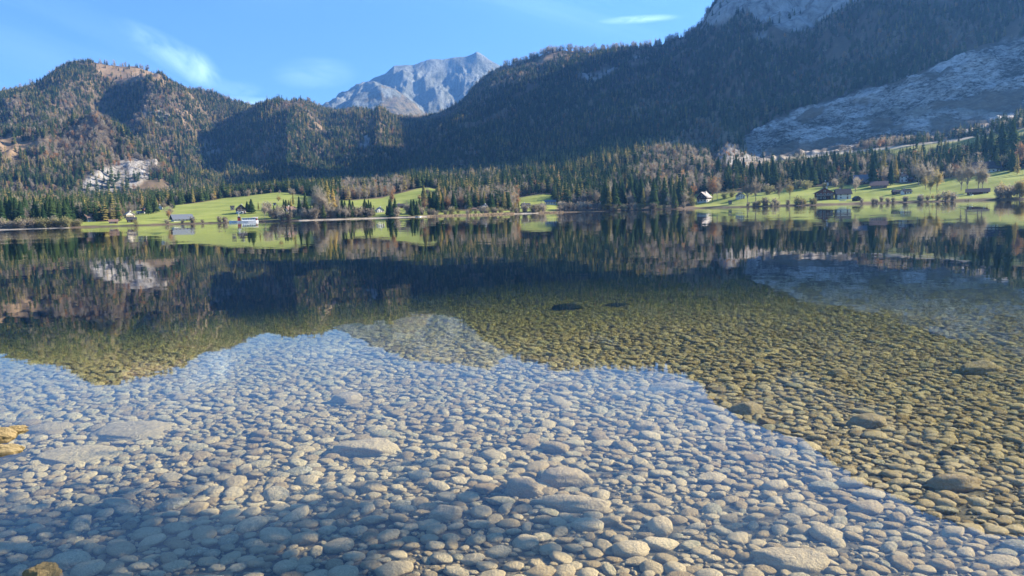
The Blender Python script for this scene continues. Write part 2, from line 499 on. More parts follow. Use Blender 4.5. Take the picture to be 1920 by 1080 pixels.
shore_px = [(-400, 640), (0, 650), (200, 630), (300, 640), (500, 605), (620, 590), (800, 610), (920, 600), (1100, 640), (1200, 650), (1300, 640), (1400, 610), (1500, 590), (1600, 590), (1720, 560), (1920, 500), (2300, 450), (3000, 430)]
dS = np.interp(AZ, [math.radians(azel(p, 400)[0]) for p, _ in shore_px], [d for _, d in shore_px])
dS = smooth1(dS, 15) + 6 * fbm(AZ * 40, AZ * 0, 3, 3)
dB, zB = curve([(-400, 405, 860), (-200, 410, 860), (0, 408, 860), (150, 401, 860), (250, 397, 860), (330, 384, 900), (430, 371, 960), (530, 361, 980), (600, 370, 900), (650, 378, 800), (720, 370, 820), (800, 350, 880), (860, 368, 800), (960, 375, 780), (1020, 364, 780), (1060, 368, 780), (1150, 368, 760), (1250, 366, 740), (1340, 364, 720), (1400, 361, 720), (1500, 352, 720), (1600, 346, 720), (1700, 343, 720), (1800, 332, 720), (1920, 319, 720), (2300, 285, 700), (3000, 250, 700)])
dC, zC = curve([(-400, 345, 1150), (0, 350, 1150), (200, 352, 1180), (400, 347, 1220), (530, 338, 1300), (650, 325, 1350), (760, 313, 1350), (860, 307, 1320), (960, 298, 1300), (1050, 275, 1280), (1150, 254, 1240), (1200, 247, 1200), (1270, 246, 1150), (1335, 258, 1090), (1365, 258, 1060, 2), (1395, 280, 1020, 2), (1425, 300, 980, 1), (1560, 288, 960, 1), (1700, 273, 950, 1), (1800, 259, 950, 1), (1920, 238, 950, 1), (2300, 180, 920, 1), (3000, 200, 900, 1)], 20)
# crest of the spur on the left, middle of the shaded face, upper edge of the quarry on the right
dD, zD = curve([(-400, 250, 1650), (0, 240, 1650), (85, 212, 1700), (130, 225, 1680), (190, 235, 1650), (250, 240, 1600), (290, 262, 1560), (312, 295, 1540), (340, 318, 1560), (400, 300, 1750), (480, 292, 1800), (600, 285, 1850), (700, 275, 1900), (780, 262, 1850), (860, 245, 1800), (960, 215, 1750), (1060, 195, 1700), (1200, 180, 1650), (1290, 185, 1580), (1350, 210, 1450, 6), (1400, 243, 1330, 0), (1500, 203, 1350, 0), (1600, 168, 1380, 0), (1700, 146, 1400, 0), (1800, 104, 1430, 0), (1920, 66, 1450, 0), (2300, -60, 1450, 0), (3000, 60, 1300, 0)], 14)
# gully behind the spur
fd = curve([(-400, 0, 60), (0, 0, 60), (85, 0, 60), (130, 0, 130), (200, 0, 170), (300, 0, 170), (360, 0, 100), (420, 0, 60), (3000, 0, 60)])[0]
fz = np.interp(AZ, [math.radians(azel(p, 250)[0]) for p in (-400, 70, 130, 200, 300, 350, 420, 3000)], [0, 10, 60, 115, 90, 20, 0, 0])
rf = [mirror_px(*p) for p in ((1345, 757), (1400, 797), (1500, 822), (1560, 872), (1640, 915), (1720, 952), (1800, 985), (1900, 1003))]
crest_r = [(x, y, 2250 + 1.2 * max(0, x - 1400) * 0.35, 4) for x, y in rf]
xr, yr = rf[-1]
E_pts = [(-500, 235, 2300), (-200, 205, 2350), (0, 166, 2400), (40, 160, 2400), (75, 148, 2420), (105, 125, 2450), (130, 113, 2450), (160, 111, 2450, 6), (200, 116, 2450, 4), (255, 124, 2450, 4), (300, 142, 2450, 6), (330, 156, 2450), (400, 168, 2450), (430, 180, 2450), (470, 192, 2450), (520, 195, 2450), (575, 191, 2450, 3), (600, 197, 2450), (640, 204, 2450), (700, 211, 2450), (760, 216, 2450), (790, 217, 2450), (830, 207, 2420), (870, 186, 2380, 4), (898, 155, 2350, 4), (930, 128, 2330, 4), (990, 113, 2310, 4), (1020, 101, 2300, 2), (1060, 93, 2300, 2), (1100, 95, 2300, 4), (1180, 90, 2290, 4), (1240, 78, 2280, 8), (1290, 58, 2270), (1318, 42, 2260, 4), (1330, 18, 2260, 0)] + crest_r
E_pts += [(xr + 150, yr - 30, 2450, 4), (xr + 450, yr - 10, 2500, 4), (xr + 600, yr + 160, 2500, 4), (xr + 1200, yr + 420, 2400), (xr + 2500, yr + 700, 2400)]
dE, zE = curve(E_pts, 11)
for k in (0,):
    dB, zB, dC, zC, dD, zD, dE = [smooth1(v, 11) for v in (dB, zB, dC, zC, dD, zD, dE)]
    zE = smooth1(zE, 3)

na, nd = len(AZ), len(DD)
Z = np.zeros((nd, na))
far_az = np.degrees(AZ) > 36.5           # high mountain continues unseen past the right edge; crest shaped for its shadow
el_r = np.interp(np.degrees(AZ), [36.5, 40, 47, 51, 55, 59, 64, 72], [24.3, 24.8, 25, 23.2, 20.0, 14.5, 8, 7])
zE = np.where(far_az, 2450 * np.tan(np.radians(el_r)), zE); dE = np.where(far_az, 2450, dE); zE = smooth1(zE, 5)
for j in range(na):
    s = dS[j]
    ks = [(s - 130, -14.0), (s - 25, -3.0), (s, 0.0), (s + 10, 1.0), (s + 45, 2.4 + 0.06 * max(0, zB[j])), (dB[j], max(zB[j], 4)), (dC[j], zC[j]),
          (dC[j] + 110, zC[j] + float(np.interp(math.degrees(AZ[j]), [10, 19], [-16, 22]))), (dD[j], zD[j]), (dD[j] + fd[j], zD[j] - fz[j] + (0 if fz[j] > 1 else 20)), (dE[j], zE[j]),
          (dE[j] + 130, zE[j] - 25), (dE[j] + 800, max(zE[j] * 0.45, 60)), (dE[j] + 1800, max(zE[j] * 0.2, 50))]
    kd = np.array([k[0] for k in ks]); kz = np.array([k[1] for k in ks])
    kd = np.maximum.accumulate(kd + np.arange(len(kd)) * 1e-3)
    Z[:, j] = np.interp(DD, kd, kz)
# soften the creases a little in the radial direction, not at the shore or the crest
A2, D2 = np.meshgrid(AZ, DD)
Zs = Z.copy()
for _ in range(30):
    Zs[1:-1] = (Zs[:-2] + 2 * Zs[1:-1] + Zs[2:]) / 4
wS = sstep(0, 1, np.clip((D2 - dS[None] - 60) / 80, 0, 1)) * (1 - np.exp(-((D2 - dE[None]) / 60) ** 2)) * 0.9
Z = Z * (1 - wS) + Zs * wS
TX, TY = D2 * np.sin(A2), D2 * np.cos(A2)
# relief: ribs and gullies that run down the slope, fading out at crest and foot
up = sstep(0, 1, (D2 - dC[None] - 60) / 400) * (1 - np.exp(-((D2 - dE[None]) / 170) ** 2))
left = sstep(0.02, -0.06, A2)
rib = ridged(A2 * 9.0 + 0.25 * fbm(D2 / 300, A2 * 8, 5, 3), D2 / 900.0, 11, 4) - 0.55
drib = ridged(A2 * 7.0 - D2 / 330 + 0.3 * fbm(TX / 300, TY / 300, 6, 3), A2 * 3 + D2 / 1500.0, 13, 4) - 0.55
rib = rib * left + (0.45 * rib + 0.75 * drib) * (1 - left)
Z += up * rib * (95 * left + 80 * (1 - left) * (0.35 + 0.65 * sstep(0, 1, (D2 - dD[None]) / 250)))
Z += up * 34 * fbm(TX / 160, TY / 160, 21, 5)
Z += up * 9 * fbm(TX / 30, TY / 30, 25, 3)
hill = sstep(0, 1, (D2 - dB[None]) / 120)
Z += hill * (1 - up) * (7 * fbm(TX / 70, TY / 70, 31, 4))
Z += sstep(0, 1, (D2 - dS[None] - 15) / 60) * (1 - hill) * 1.6 * fbm(TX / 60, TY / 60, 33, 3)
Z += np.exp(-((D2 - dE[None]) / 120) ** 2) * 5 * fbm(TX / 50, TY / 50, 37, 4)


def bump_at(px, py, d, wa, wd, amp):      # a broad knoll (or hollow) on the slope; wa, wd in metres
    global Z
    az = math.radians(azel(px, py)[0])
    Z = Z + amp * np.exp(-(((A2 - az) * d) / wa) ** 2 - ((D2 - d) / wd) ** 2) * (1 - np.exp(-((D2 - dE[None]) / 90) ** 2))


BUMPS = [(310, 200, 2150, 100, 190, 110), (215, 210, 2120, 110, 170, -70), (150, 190, 2250, 50, 120, 50), (500, 250, 2100, 90, 240, 75), (400, 270, 2050, 110, 220, -55), (660, 270, 2150, 80, 160, 30)]
for b in BUMPS: bump_at(*b)
# clear cut steps and terraces on the landslide/quarry slope
PX, PY = project(TX, TY, Z)
jx, jy = 16 * fbm(TX / 40, TY / 40, 41, 4), 9 * fbm(TX / 40, TY / 40, 47, 4)
qpoly = [(1395, 262), (1440, 232), (1500, 205), (1600, 172), (1700, 150), (1800, 108), (1920, 68), (2400, -80), (2400, 150), (1920, 217), (1830, 245), (1700, 266), (1560, 282), (1425, 303)]
quarry = inpoly(PX + jx, PY + jy, qpoly) & (D2 > 900) & (D2 < 1600)
qs = quarry.astype(float)
veg = np.zeros_like(qs, bool)
for p in ([(1745, 225), (1840, 213), (1862, 226), (1800, 247), (1748, 252)], [(1722, 204), (1790, 186), (1925, 165), (1925, 207), (1800, 209)], [(1722, 138), (1780, 131), (1802, 140), (1730, 152)],
          [(1440, 290), (1500, 268), (1560, 262), (1600, 268), (1540, 284), (1450, 298)], [(1590, 190), (1640, 182), (1650, 190), (1600, 200)], [(1480, 225), (1540, 200), (1560, 205), (1500, 232)], [(1620, 240), (1680, 225), (1700, 240), (1640, 258)]):
    veg |= inpoly(PX + jx * 1.3, PY + jy * .9, p)
for _ in range(6): qs[1:-1, 1:-1] = (qs[:-2, 1:-1] + qs[2:, 1:-1] + qs[1:-1, :-2] + qs[1:-1, 2:]) / 4
Z += qs * (16 * ridged(TX / 75, TY / 32, 51, 5) + 5 * fbm(TX / 12, TY / 12, 55, 3) - 10)
rockp = [[(152, 356), (166, 332), (210, 306), (262, 293), (298, 286), (298, 314), (258, 346), (208, 372), (160, 374)],
         [(674, 280), (682, 258), (692, 254), (698, 274), (690, 282)],
         [(1335, 275), (1365, 260), (1400, 256), (1424, 270), (1420, 300), (1380, 316), (1350, 308)],
         [(366, 282), (392, 262), (412, 270), (415, 292), (396, 296)], [(425, 310), (450, 300), (462, 318), (440, 326)],
         [(262, 200), (300, 205), (318, 225), (290, 232), (266, 222)],
         [(1410, 62), (1440, 58), (1430, 82), (1418, 80)],
         [(1310, 60), (1322, 30), (1345, 2), (1360, -120), (2500, -900), (2500, -300), (1900, -160), (1700, -60), (1610, 5), (1540, 40), (1500, 62), (1440, 45), (1390, 28)]]
rock = np.zeros_like(Z)
for i, p in enumerate(rockp):
    dlo, dhi = ((700, 1500), (1500, 2600), (850, 1300), (1500, 2700), (1300, 2700), (1700, 2700), (1600, 2700), (1700, 2900))[i]
    rock = np.maximum(rock, (inpoly(PX + jx * 0.6, PY + jy * 0.6, p) & (D2 > dlo) & (D2 < dhi)).astype(float) * (.85, 1, .62, .6, .6, .35, .7, 1)[i])
el_ = np.degrees(np.arctan2(Z, D2))
cliff = (fbm(TX / 90, TY / 90, 61, 4) > 0.42) & (up > 0.5) & (PX > 850) & (PX < 1500) & (Z > 330)
rock = np.maximum(rock, cliff * 0.8)
rivet = 14 * ridged(TX / 60, TY / 60, 71, 5) - 7
Z += rock * rivet * (0.5 + 0.5 * up)
bald = np.maximum((inpoly(PX + jx, PY + jy * 0.5, [(165, 100), (200, 112), (255, 120), (300, 140), (330, 160), (265, 150), (225, 162), (190, 145), (170, 118)]) & (D2 > 2100)).astype(float),
                  (inpoly(PX + jx, PY + jy * 0.4, [(1000, 100), (1035, 88), (1110, 90), (1085, 104), (1050, 110), (1040, 122), (1005, 116)]) & (D2 > 2000)).astype(float))
bald = np.maximum(bald, (inpoly(PX + jx, PY + jy, [(0, 252), (50, 260), (110, 262), (70, 285), (20, 300), (-40, 300)]) & (D2 > 1200)).astype(float))
bald = np.maximum(bald, ((inpoly(PX + jx, PY + jy * 0.4, [(520, 210), (560, 224), (605, 238), (600, 245), (550, 236), (520, 222)])) & (D2 > 2000)).astype(float))
gr = inpoly(PX + jx * 0.7, PY + jy * 0.4, [(1425, 302), (1560, 288), (1700, 272), (1800, 260), (1920, 240), (2300, 180), (2300, 260), (1920, 262), (1800, 282), (1700, 292), (1560, 300), (1440, 312)])
gr &= (D2 > 820) & (D2 < 1050)
pxn = PX + 12 * fbm(TX / 35, TY / 35, 81, 3)
open_ = ((pxn > 222) & (pxn < 590)) | ((pxn > 632) & (pxn < 822)) | ((pxn > 968) & (pxn < 1040)) | (pxn > 1305) | ((pxn > 140) & (pxn < 222) & (D2 < dS[None] + 60)) | ((pxn > 860) & (pxn < 968) & (D2 < dS[None] + 45)) | ((pxn > 770) & (pxn < 862) & (D2 < dS[None] + 50))
mead = open_ & (D2 > dS[None] + 13 + 7 * fbm(TX / 20, TY / 20, 89, 3)) & (D2 < dB[None] + 8 * fbm(TX / 25, TY / 25, 83, 3))
mead = mead.astype(float)
green = np.maximum(mead, gr * 0.62)
sandm = ((D2 > dS[None] - 3) & (D2 < dS[None] + 7 + 5 * fbm(AZ[None] * 300, D2 * 0, 85, 3)) & ((PX < 130) | ((PX > 560) & (PX < 1020)) )).astype(float)
tracks = np.zeros_like(Z)
for line in ([(1425, 302), (1560, 289), (1700, 273), (1800, 262), (1860, 248), (1900, 228), (1920, 212), (1960, 190)], [(1635, 205), (1690, 208), (1790, 210), (1880, 212)], [(1560, 240), (1630, 225), (1690, 215), (1730, 213)]):
    ya = np.interp(PX, [p[0] for p in line], [p[1] for p in line], left=-999, right=-999)
    tracks = np.maximum(tracks, ((np.abs(PY + 1.5 * fbm(TX / 30, TY / 30, 87, 2) - ya) < 2.1) & (D2 > 850) & (D2 < 1500)).astype(float))
sandm = np.maximum(sandm, tracks * 0.9)


def blur(a, k=2):
    a = a.astype(float).copy()
    for _ in range(k): a[1:-1, 1:-1] = (a[:-2, 1:-1] + a[2:, 1:-1] + a[1:-1, :-2] + a[1:-1, 2:] + 2 * a[1:-1, 1:-1]) / 6
    return a


me = grid_mesh('hills', TX, TY, Z, M['hill'], {'bald': blur(bald), 'meadow': blur(green), 'quarry': blur(quarry * np.where(veg, .12, 1)), 'rock': blur(rock), 'sand': blur(sandm, 1)})
tag(link('hills', me), 'steep wooded hills with meadows and a grey landslide scar beyond the lake', kind='structure')

dA = AZ


def ground(x, y):
    a = np.arctan2(x, y); d = np.hypot(x, y)
    fi = np.interp(d, DD, np.arange(nd)); fj = np.interp(a, AZ, np.arange(na))
    i0 = np.clip(np.floor(fi).astype(int), 0, nd - 2); j0 = np.clip(np.floor(fj).astype(int), 0, na - 2)
    u, v = fi - i0, fj - j0
    return (Z[i0, j0] * (1 - u) * (1 - v) + Z[i0 + 1, j0] * u * (1 - v) + Z[i0, j0 + 1] * (1 - u) * v + Z[i0 + 1, j0 + 1] * u * v)


def hit(px, py, dmax=1300, dmin=0):
    """the first spot of ground met by the line of sight through a photo pixel"""
    az, el = azel(px, py); a = math.radians(az)
    d0 = max(float(np.interp(a, AZ, dS)) + 2, dmin)
    ds = np.arange(d0, dmax, 1.5)
    zz = ground(ds * math.sin(a), ds * math.cos(a))
    sight = CAMH + ds * math.tan(el)
    k = np.nonzero(zz >= sight)[0]
    d = ds[k[0]] if len(k) else d0
    if len(k) == 0 and el > 0: d = dmax * 0.5
    x, y = d * math.sin(a), d * math.cos(a)
    return x, y, float(ground(np.array([x]), np.array([y]))[0]), d


# ---- far limestone mountain
az2 = np.radians(np.arange(-24, 14, 0.06)); d2 = np.arange(4300, 7600, 22.0)
Ma, Md = np.meshgrid(az2, d2)


def curve2(pts):
    a, z = [], []
    for px, py, d in pts:
        q = azel(px, py); a.append(math.radians(q[0])); z.append(CAMH + d * math.tan(q[1]))
    return np.interp(az2, a, z)


top = curve2([(380, 260, 6000), (560, 215, 6000), (610, 197, 6000), (640, 178, 6000), (665, 168, 6000), (700, 147, 6000), (722, 138, 6000), (738, 124, 6000), (760, 121, 6000), (775, 122, 6000), (800, 112, 6000), (830, 110, 6000), (850, 107, 6000), (868, 107, 6000), (880, 103, 6000), (894, 96, 6000), (903, 101, 6000), (918, 112, 6000), (935, 121, 6000), (1000, 150, 6000), (1150, 210, 6000)])
sub = curve2([(380, 290, 5000), (560, 240, 5000), (620, 210, 5000), (670, 182, 5000), (695, 168, 5000), (715, 160, 5000), (740, 166, 5000), (765, 185, 5000), (795, 212, 5000), (900, 270, 5000), (1150, 300, 5000)])
MZ = np.zeros_like(Ma)
for j in range(len(az2)):
    MZ[:, j] = np.interp(d2, [4300, 5000, 5200, 6000, 6100, 7600], [sub[j] * 0.55, sub[j], sub[j] - 25, top[j], top[j] - 30, 200])
MX, MY = Md * np.sin(Ma), Md * np.cos(Ma)
fade = (1 - np.exp(-((Md - 6000) / 160) ** 2))
face = sstep(5150, 5500, Md) * fade
MZ += face * 80 * (ridged(MX / 170, MY / 300, 97, 5) - .5)
MZ += 16 * (ridged(MX / 110, MY / 110, 98, 4) - .55)
MZ += face * (240 * (ridged(MX / 650 + 0.3 * fbm(MX / 300, MY / 300, 91, 3), MY / 1900, 92, 5) - 0.55) + 70 * fbm(MX / 220, MY / 220, 95, 5))
MZ += 30 * fbm(MX / 120, MY / 120, 99, 4) * (0.25 + 0.75 * fade)
mlow = sstep(5250, 5050, Md) * (fbm(MX / 260, MY / 260, 96, 4) > -0.25)
tag(link('distant_mountain', grid_mesh('distant_mountain', MX, MY, MZ, M['peak'], {'low': mlow})), 'pale blue-grey limestone mountain rising in the gap between the wooded hills', kind='structure')

# ------------------------------------------------------------------ lake bed
def dropoff(x): return 10.2 + 0.16 * np.clip(x, -14, 16)


def bedz(x, y):
    d = np.hypot(x, y)
    z = -0.065 - 0.030 * np.clip(d - 2.6, 0, 40)
    z = z + 0.020 * fbm(x / 1.3, y / 1.3, 201, 4) + 0.035 * fbm(x / 4.5, y / 4.5, 205, 3)
    e = y - dropoff(x)
    z = z - (0.02 + 0.03 * sstep(2, -9, x)) * np.clip(e, 0, 60) - 0.25 * np.clip(e - 19, 0, 40)
    return z


xs = np.concatenate([-np.geomspace(900, 26, 26), np.arange(-25, 25.01, 0.12), np.geomspace(26, 900, 26)])
ys = np.concatenate([np.arange(-6, 1.6, 0.4), np.arange(1.6, 32, 0.12), np.geomspace(32.2, 560, 40)])
BX, BY = np.meshgrid(xs, ys)
BZ = bedz(BX, BY)
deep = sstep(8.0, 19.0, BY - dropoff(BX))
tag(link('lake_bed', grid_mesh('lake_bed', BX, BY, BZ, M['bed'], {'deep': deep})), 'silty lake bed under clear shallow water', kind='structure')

# water: one closed body
w = MB(); w.box(-1500, 1500, -40, 1300, -40, 0)
wo = w.build('lake_water', M['water']); tag(wo, 'calm clear lake water mirroring the hills and sky', kind='structure')

# ------------------------------------------------------------------ stones
def stone_mesh(seed, sub=3, name='stone', mat=None, asp=(1, .78, .46), rough=0.10, cuts=7):
    r_ = np.random.default_rng(seed)
    bm = bmesh.new(); bmesh.ops.create_icosphere(bm, subdivisions=sub, radius=1.0)
    co = np.array([v.co[:] for v in bm.verts])
    for _ in range(cuts):        # worn facets
        n = r_.normal(size=3); n /= np.linalg.norm(n); h = r_.uniform(0.70, 0.93)
        e = co @ n - h
        co -= np.where(e > 0, e * 0.82, 0)[:, None] * n
    ph = r_.uniform(0, 10)
    nz = fbm(co[:, 0] * 1.3 + ph, co[:, 1] * 1.3 + co[:, 2] * 1.7, seed, 4)
    co *= (1 + rough * nz)[:, None]
    co *= np.array(asp)
    co[:, 2] += 0.06 * co[:, 0] * r_.uniform(-1, 1)
    for v, c_ in zip(bm.verts, co): v.co = c_
    me_ = bpy.data.meshes.new(name); bm.to_mesh(me_); bm.free()
    me_.polygons.foreach_set('use_smooth', [True] * len(me_.polygons))
    me_.materials.append(mat or M['stone'])
    return me_


def hidden(name, me_):                # a source mesh for scattering, not placed in the scene itself
    return bpy.data.objects.new(name, me_)


def scatter(name, protos, pts, rot, scl, pid, label):
    me_ = bpy.data.meshes.new(name)
    me_.vertices.add(len(pts)); me_.vertices.foreach_set('co', np.asarray(pts, np.float32).ravel())
    for k, typ, arr in (('rotv', 'FLOAT_VECTOR', rot), ('sclv', 'FLOAT_VECTOR', scl)):
        at = me_.attributes.new(k, typ, 'POINT'); at.data.foreach_set('vector', np.asarray(arr, np.float32).ravel())
    at = me_.attributes.new('pid', 'INT', 'POINT'); at.data.foreach_set('value', np.asarray(pid, np.int32))
    o = link(name, me_)
    for pr in protos:
        for m_ in pr.data.materials:
            if m_.name not in [x.name for x in me_.materials if x]: me_.materials.append(m_)
    ng = bpy.data.node_groups.new(name, 'GeometryNodeTree')
    ng.interface.new_socket('Geometry', in_out='INPUT', socket_type='NodeSocketGeometry')
    ng.interface.new_socket('Geometry', in_out='OUTPUT', socket_type='NodeSocketGeometry')
    gi = ng.nodes.new('NodeGroupInput'); go = ng.nodes.new('NodeGroupOutput')
    jn = ng.nodes.new('GeometryNodeJoinGeometry')
    for pr in protos:
        oi = ng.nodes.new('GeometryNodeObjectInfo'); oi.inputs['Object'].default_value = pr; oi.inputs['As Instance'].default_value = True
        ng.links.new(oi.outputs['Geometry'], jn.inputs[0])
    ip = ng.nodes.new('GeometryNodeInstanceOnPoints'); ip.inputs['Pick Instance'].default_value = True
    ng.links.new(gi.outputs[0], ip.inputs['Points']); ng.links.new(jn.outputs[0], ip.inputs['Instance'])
    for k, typ, sock in (('rotv', 'FLOAT_VECTOR', 'Rotation'), ('sclv', 'FLOAT_VECTOR', 'Scale'), ('pid', 'INT', 'Instance Index')):
        nn_ = ng.nodes.new('GeometryNodeInputNamedAttribute'); nn_.data_type = typ; nn_.inputs['Name'].default_value = k
        ng.links.new(nn_.outputs[0], ip.inputs[sock])
    ng.links.new(ip.outputs[0], go.inputs[0])
    md = o.modifiers.new('scatter', 'NODES'); md.node_group = ng
    return tag(o, label, kind='stuff')


# boulders that stand out: (px, py of the centre, width px, label, material, aspect, lift)
BOULD = [
    (1060, 893, 98, 'large rounded boulder with a rough top, biggest stone in the middle foreground', 'boulder', (1, .8, .52), .3),
    (983, 914, 88, 'smooth round-backed boulder just left of the biggest foreground stone', 'boulder', (1, .7, .48), .3),
    (686, 832, 130, 'long low boulder under blue reflections, dark on its left side', 'boulder', (1, .6, .30), .2),
    (650, 748, 62, 'pale domed boulder under the reflected sky, middle distance', 'boulder', (1, .8, .5), .3),
    (1400, 767, 60, 'round tan boulder at the edge of the mountain reflection', 'boulder', (1, .8, .5), .3),
    (1628, 790, 70, 'tan boulder with a dark shaded side, in the olive shallows', 'boulder', (1, .7, .45), .3),
    (853, 804, 48, 'small pale boulder right of the long low boulder', 'boulder', (1, .7, .5), .3),
    (835, 962, 62, 'rounded tan cobble with a steep front, larger than its neighbours', 'boulder', (1, .85, .6), .3),
    (1070, 932, 150, 'long flat slab of rock lying in front of the two foreground boulders', 'boulder', (1, .32, .24), .15),
    (1250, 722, 80, 'wide pale boulder close to the tip of the reflected ridge', 'boulder', (1, .6, .35), .2),
    (1210, 800, 55, 'domed pale boulder in the middle of the reflected sky', 'boulder', (1, .7, .5), .2),
    (250, 795, 150, 'wide flat sunken rock slab beside the rocks that break the surface', 'boulder', (1, .75, .17), .05),
    (150, 838, 150, 'low sunken slab in front of the wide flat slab at the left', 'boulder', (1, .6, .14), .05),
    (90, 800, 70, 'pale sunken rock touching the ochre rocks at the left edge', 'boulder', (1, .7, .3), .2),
    (1480, 1040, 130, 'broad flat rough stone at the bottom right of the shallows', 'boulder', (1, .6, .3), .15),
    (1790, 905, 85, 'long tan stone with a shadowed front in the right shallows', 'boulder', (1, .55, .4), .3),
    (1840, 690, 75, 'dark-fronted boulder near the right edge of the shallows', 'boulder', (1, .6, .4), .3),
    (1570, 700, 40, 'lone tan boulder half way out in the olive shallows', 'boulder', (1, .7, .5), .3),
    (1062, 574, 60, 'dark sunken boulder far out where the bed falls away', 'darkstone', (1, .8, .32), .3),
    (1155, 570, 42, 'second dark sunken boulder far out, right of the first', 'darkstone', (1, .8, .28), .3),
    (1048, 614, 9, 'tiny white pebble shining far out in the shallows', 'whitestone', (1, .8, .6), 1.0),
    (1144, 642, 9, 'tiny white pebble shining, nearer than the other one', 'whitestone', (1, .8, .6), 1.0),
]
taken = []          # x, y, r
gcell = {}


def add_taken(x, y, r):
    taken.append((x, y, r)); gcell.setdefault((int(x // 0.4), int(y // 0.4)), []).append((x, y, r))


def free(x, y, r, k=0.86):
    cx, cy = int(x // 0.4), int(y // 0.4)
    for i in (-1, 0, 1):
        for j in (-1, 0, 1):
            for (a, b, q) in gcell.get((cx + i, cy + j), ()):
                if (a - x) ** 2 + (b - y) ** 2 < (k * (q + r)) ** 2: return False
    return True


def bedhit(px, py):
    v = pdir(px, py)
    t = CAMH / -v[2]
    for _ in range(12):
        x, y = v[0] * t, v[1] * t
        t = (CAMH - float(bedz(np.array(x), np.array(y)))) / -v[2]
    return v[0] * t, v[1] * t


for i, (px, py, wpx, lab, mk, asp, lift) in enumerate(BOULD):
    x, y = bedhit(px, py + wpx * 0.12)
    d = math.hypot(x, y)
    r = 0.5 * wpx * math.hypot(d, CAMH) / FPX
    nm = 'white_pebble' if mk == 'whitestone' else 'boulder'
    o = link(nm, stone_mesh(300 + i, 4, nm, M[mk], asp, 0.16, 9))
    o.location = (x, y, min(float(bedz(np.array(x), np.array(y))) + r * asp[2] * lift, -.015 - r * asp[2]))
    o.scale = (r, r, r); o.rotation_euler = (0, 0, random.uniform(-.3, .3))
    tag(o, lab, 'pebble' if nm == 'white_pebble' else 'boulder', 'white pebbles on the lake bed' if nm == 'white_pebble' else 'large boulders on the lake bed')
    add_taken(x, y, r * (asp[0] + asp[1]) * 0.46)
# rocks that break the surface at the left edge, and the ochre stone in the bottom left corner
for i, (px, py, rx, ry, rz, hz, lab) in enumerate([
        (0, 809, .105, .085, .07, -.012, 'rounded ochre rock breaking the surface at the left edge, rear one'),
        (2, 836, .135, .06, .05, -.008, 'rough ochre rock breaking the surface at the left edge, front one'),
        (26, 799, .10, .03, .03, .0, 'thin flat ochre stone just breaking the surface behind the rear rock'),
        (82, 1066, .075, .055, .075, -.02, 'knobbly dark ochre stone at the bottom left corner, top out of water')]):
    v = pdir(px, py + (8 if i < 3 else 10)); t = CAMH / -v[2]
    x, y = v[0] * t, v[1] * t
    o = link('rock', stone_mesh(400 + i, 5, 'rock', M['wetrock'], (1, 1, 1), 0.34, 12))
    o.location = (x, y, hz); o.scale = (rx, ry, rz); o.rotation_euler = (0, 0, .2 * i)
    tag(o, lab, 'rock', 'ochre rocks at the water surface')
    add_taken(x, y, rx * .9)
def rest_z(bz_, s_, pid_):             # half sunk in the silt, always below the water surface
    top_ = np.array([max(v.co.z for v in p.data.vertices) for p in protos])[pid_] * s_ * 1.03
    return np.minimum(bz_ + s_ * .16, -.012 - top_)


protos = [hidden('stone_source', stone_mesh(500 + i, 3, 'stone', None, (1, random.uniform(.55, .9), random.uniform(.26, .44)), 0.17, random.randint(5, 10))) for i in range(14)]
lowp = [hidden('stone_source_low', stone_mesh(500 + i, 2, 'stone', None, (1, random.uniform(.6, .9), random.uniform(.36, .6)), 0.13, 8)) for i in range(10)]
S = []


def wedge(n, d0, d1):                 # the bed in view, and a few metres more to either side
    y = d0 * .6 + (d1 - d0 * .6) * rng.random(n) ** .75
    x = rng.uniform(-1, 1, n) * (y * .80 + 4.2)
    return x, y



for (n, d0, d1, r0, r1, k) in ((70, 2.3, 22, .085, .11, 1.0), (10000, 2.3, 28, .058, .086, .88), (95000, 2.3, 17, .036, .058, .80), (75000, 17, 29, .045, .07, .82), (130000, 2.3, 15, .016, .033, .77)):
    xx, yy = wedge(n, d0, d1)
    rr = rng.uniform(r0, r1, n)
    cl = fbm(xx / 1.2, yy / 1.2, 301, 3)
    for x, y, r, q in zip(xx, yy, rr, cl):
        if r > .06 and q < -0.35 + (r - .06) * 4: continue
        if .03 < r < .05 and q > 0.75: continue
        if free(x, y, r, k):
            add_taken(x, y, r); S.append((x, y, r))
S = np.array(S)
bz = bedz(S[:, 0], S[:, 1])
pid = rng.integers(0, len(protos), len(S))
rotz = rng.normal(0.0, 0.75, len(S))
tilt = rng.normal(0, .10, (len(S), 2))
sz = S[:, 2] * 1.10
ppx, ppy = project(S[:, 0], S[:, 1], bz + .02)
vis = (ppx > 5) & (ppx < 1915) & (ppy > 300) & (ppy < 1075)
scr = np.where(vis, sz / np.hypot(S[:, 0], S[:, 1]), 0)
order = np.argsort(-scr)
solo = set(order[:270].tolist())
lz = rest_z(bz, sz, pid)
for i in order[:270]:
    o = link('cobble', protos[pid[i]].data)
    o.location = (S[i, 0], S[i, 1], lz[i])
    o.rotation_euler = (tilt[i, 0], tilt[i, 1], rotz[i]); o.scale = (sz[i],) * 3
    big_ = 'large' if sz[i] > .075 else 'mid-sized'
    where = 'left' if ppx[i] < 640 else ('middle' if ppx[i] < 1280 else 'right')
    row = 'nearest the viewer' if ppy[i] > 960 else 'a few steps out'
    tag(o, f'{big_} smooth tan cobble under clear water, {where} part, {row}', 'cobble', 'cobbles packed on the lake bed')
rest = np.array([i for i in range(len(S)) if i not in solo])
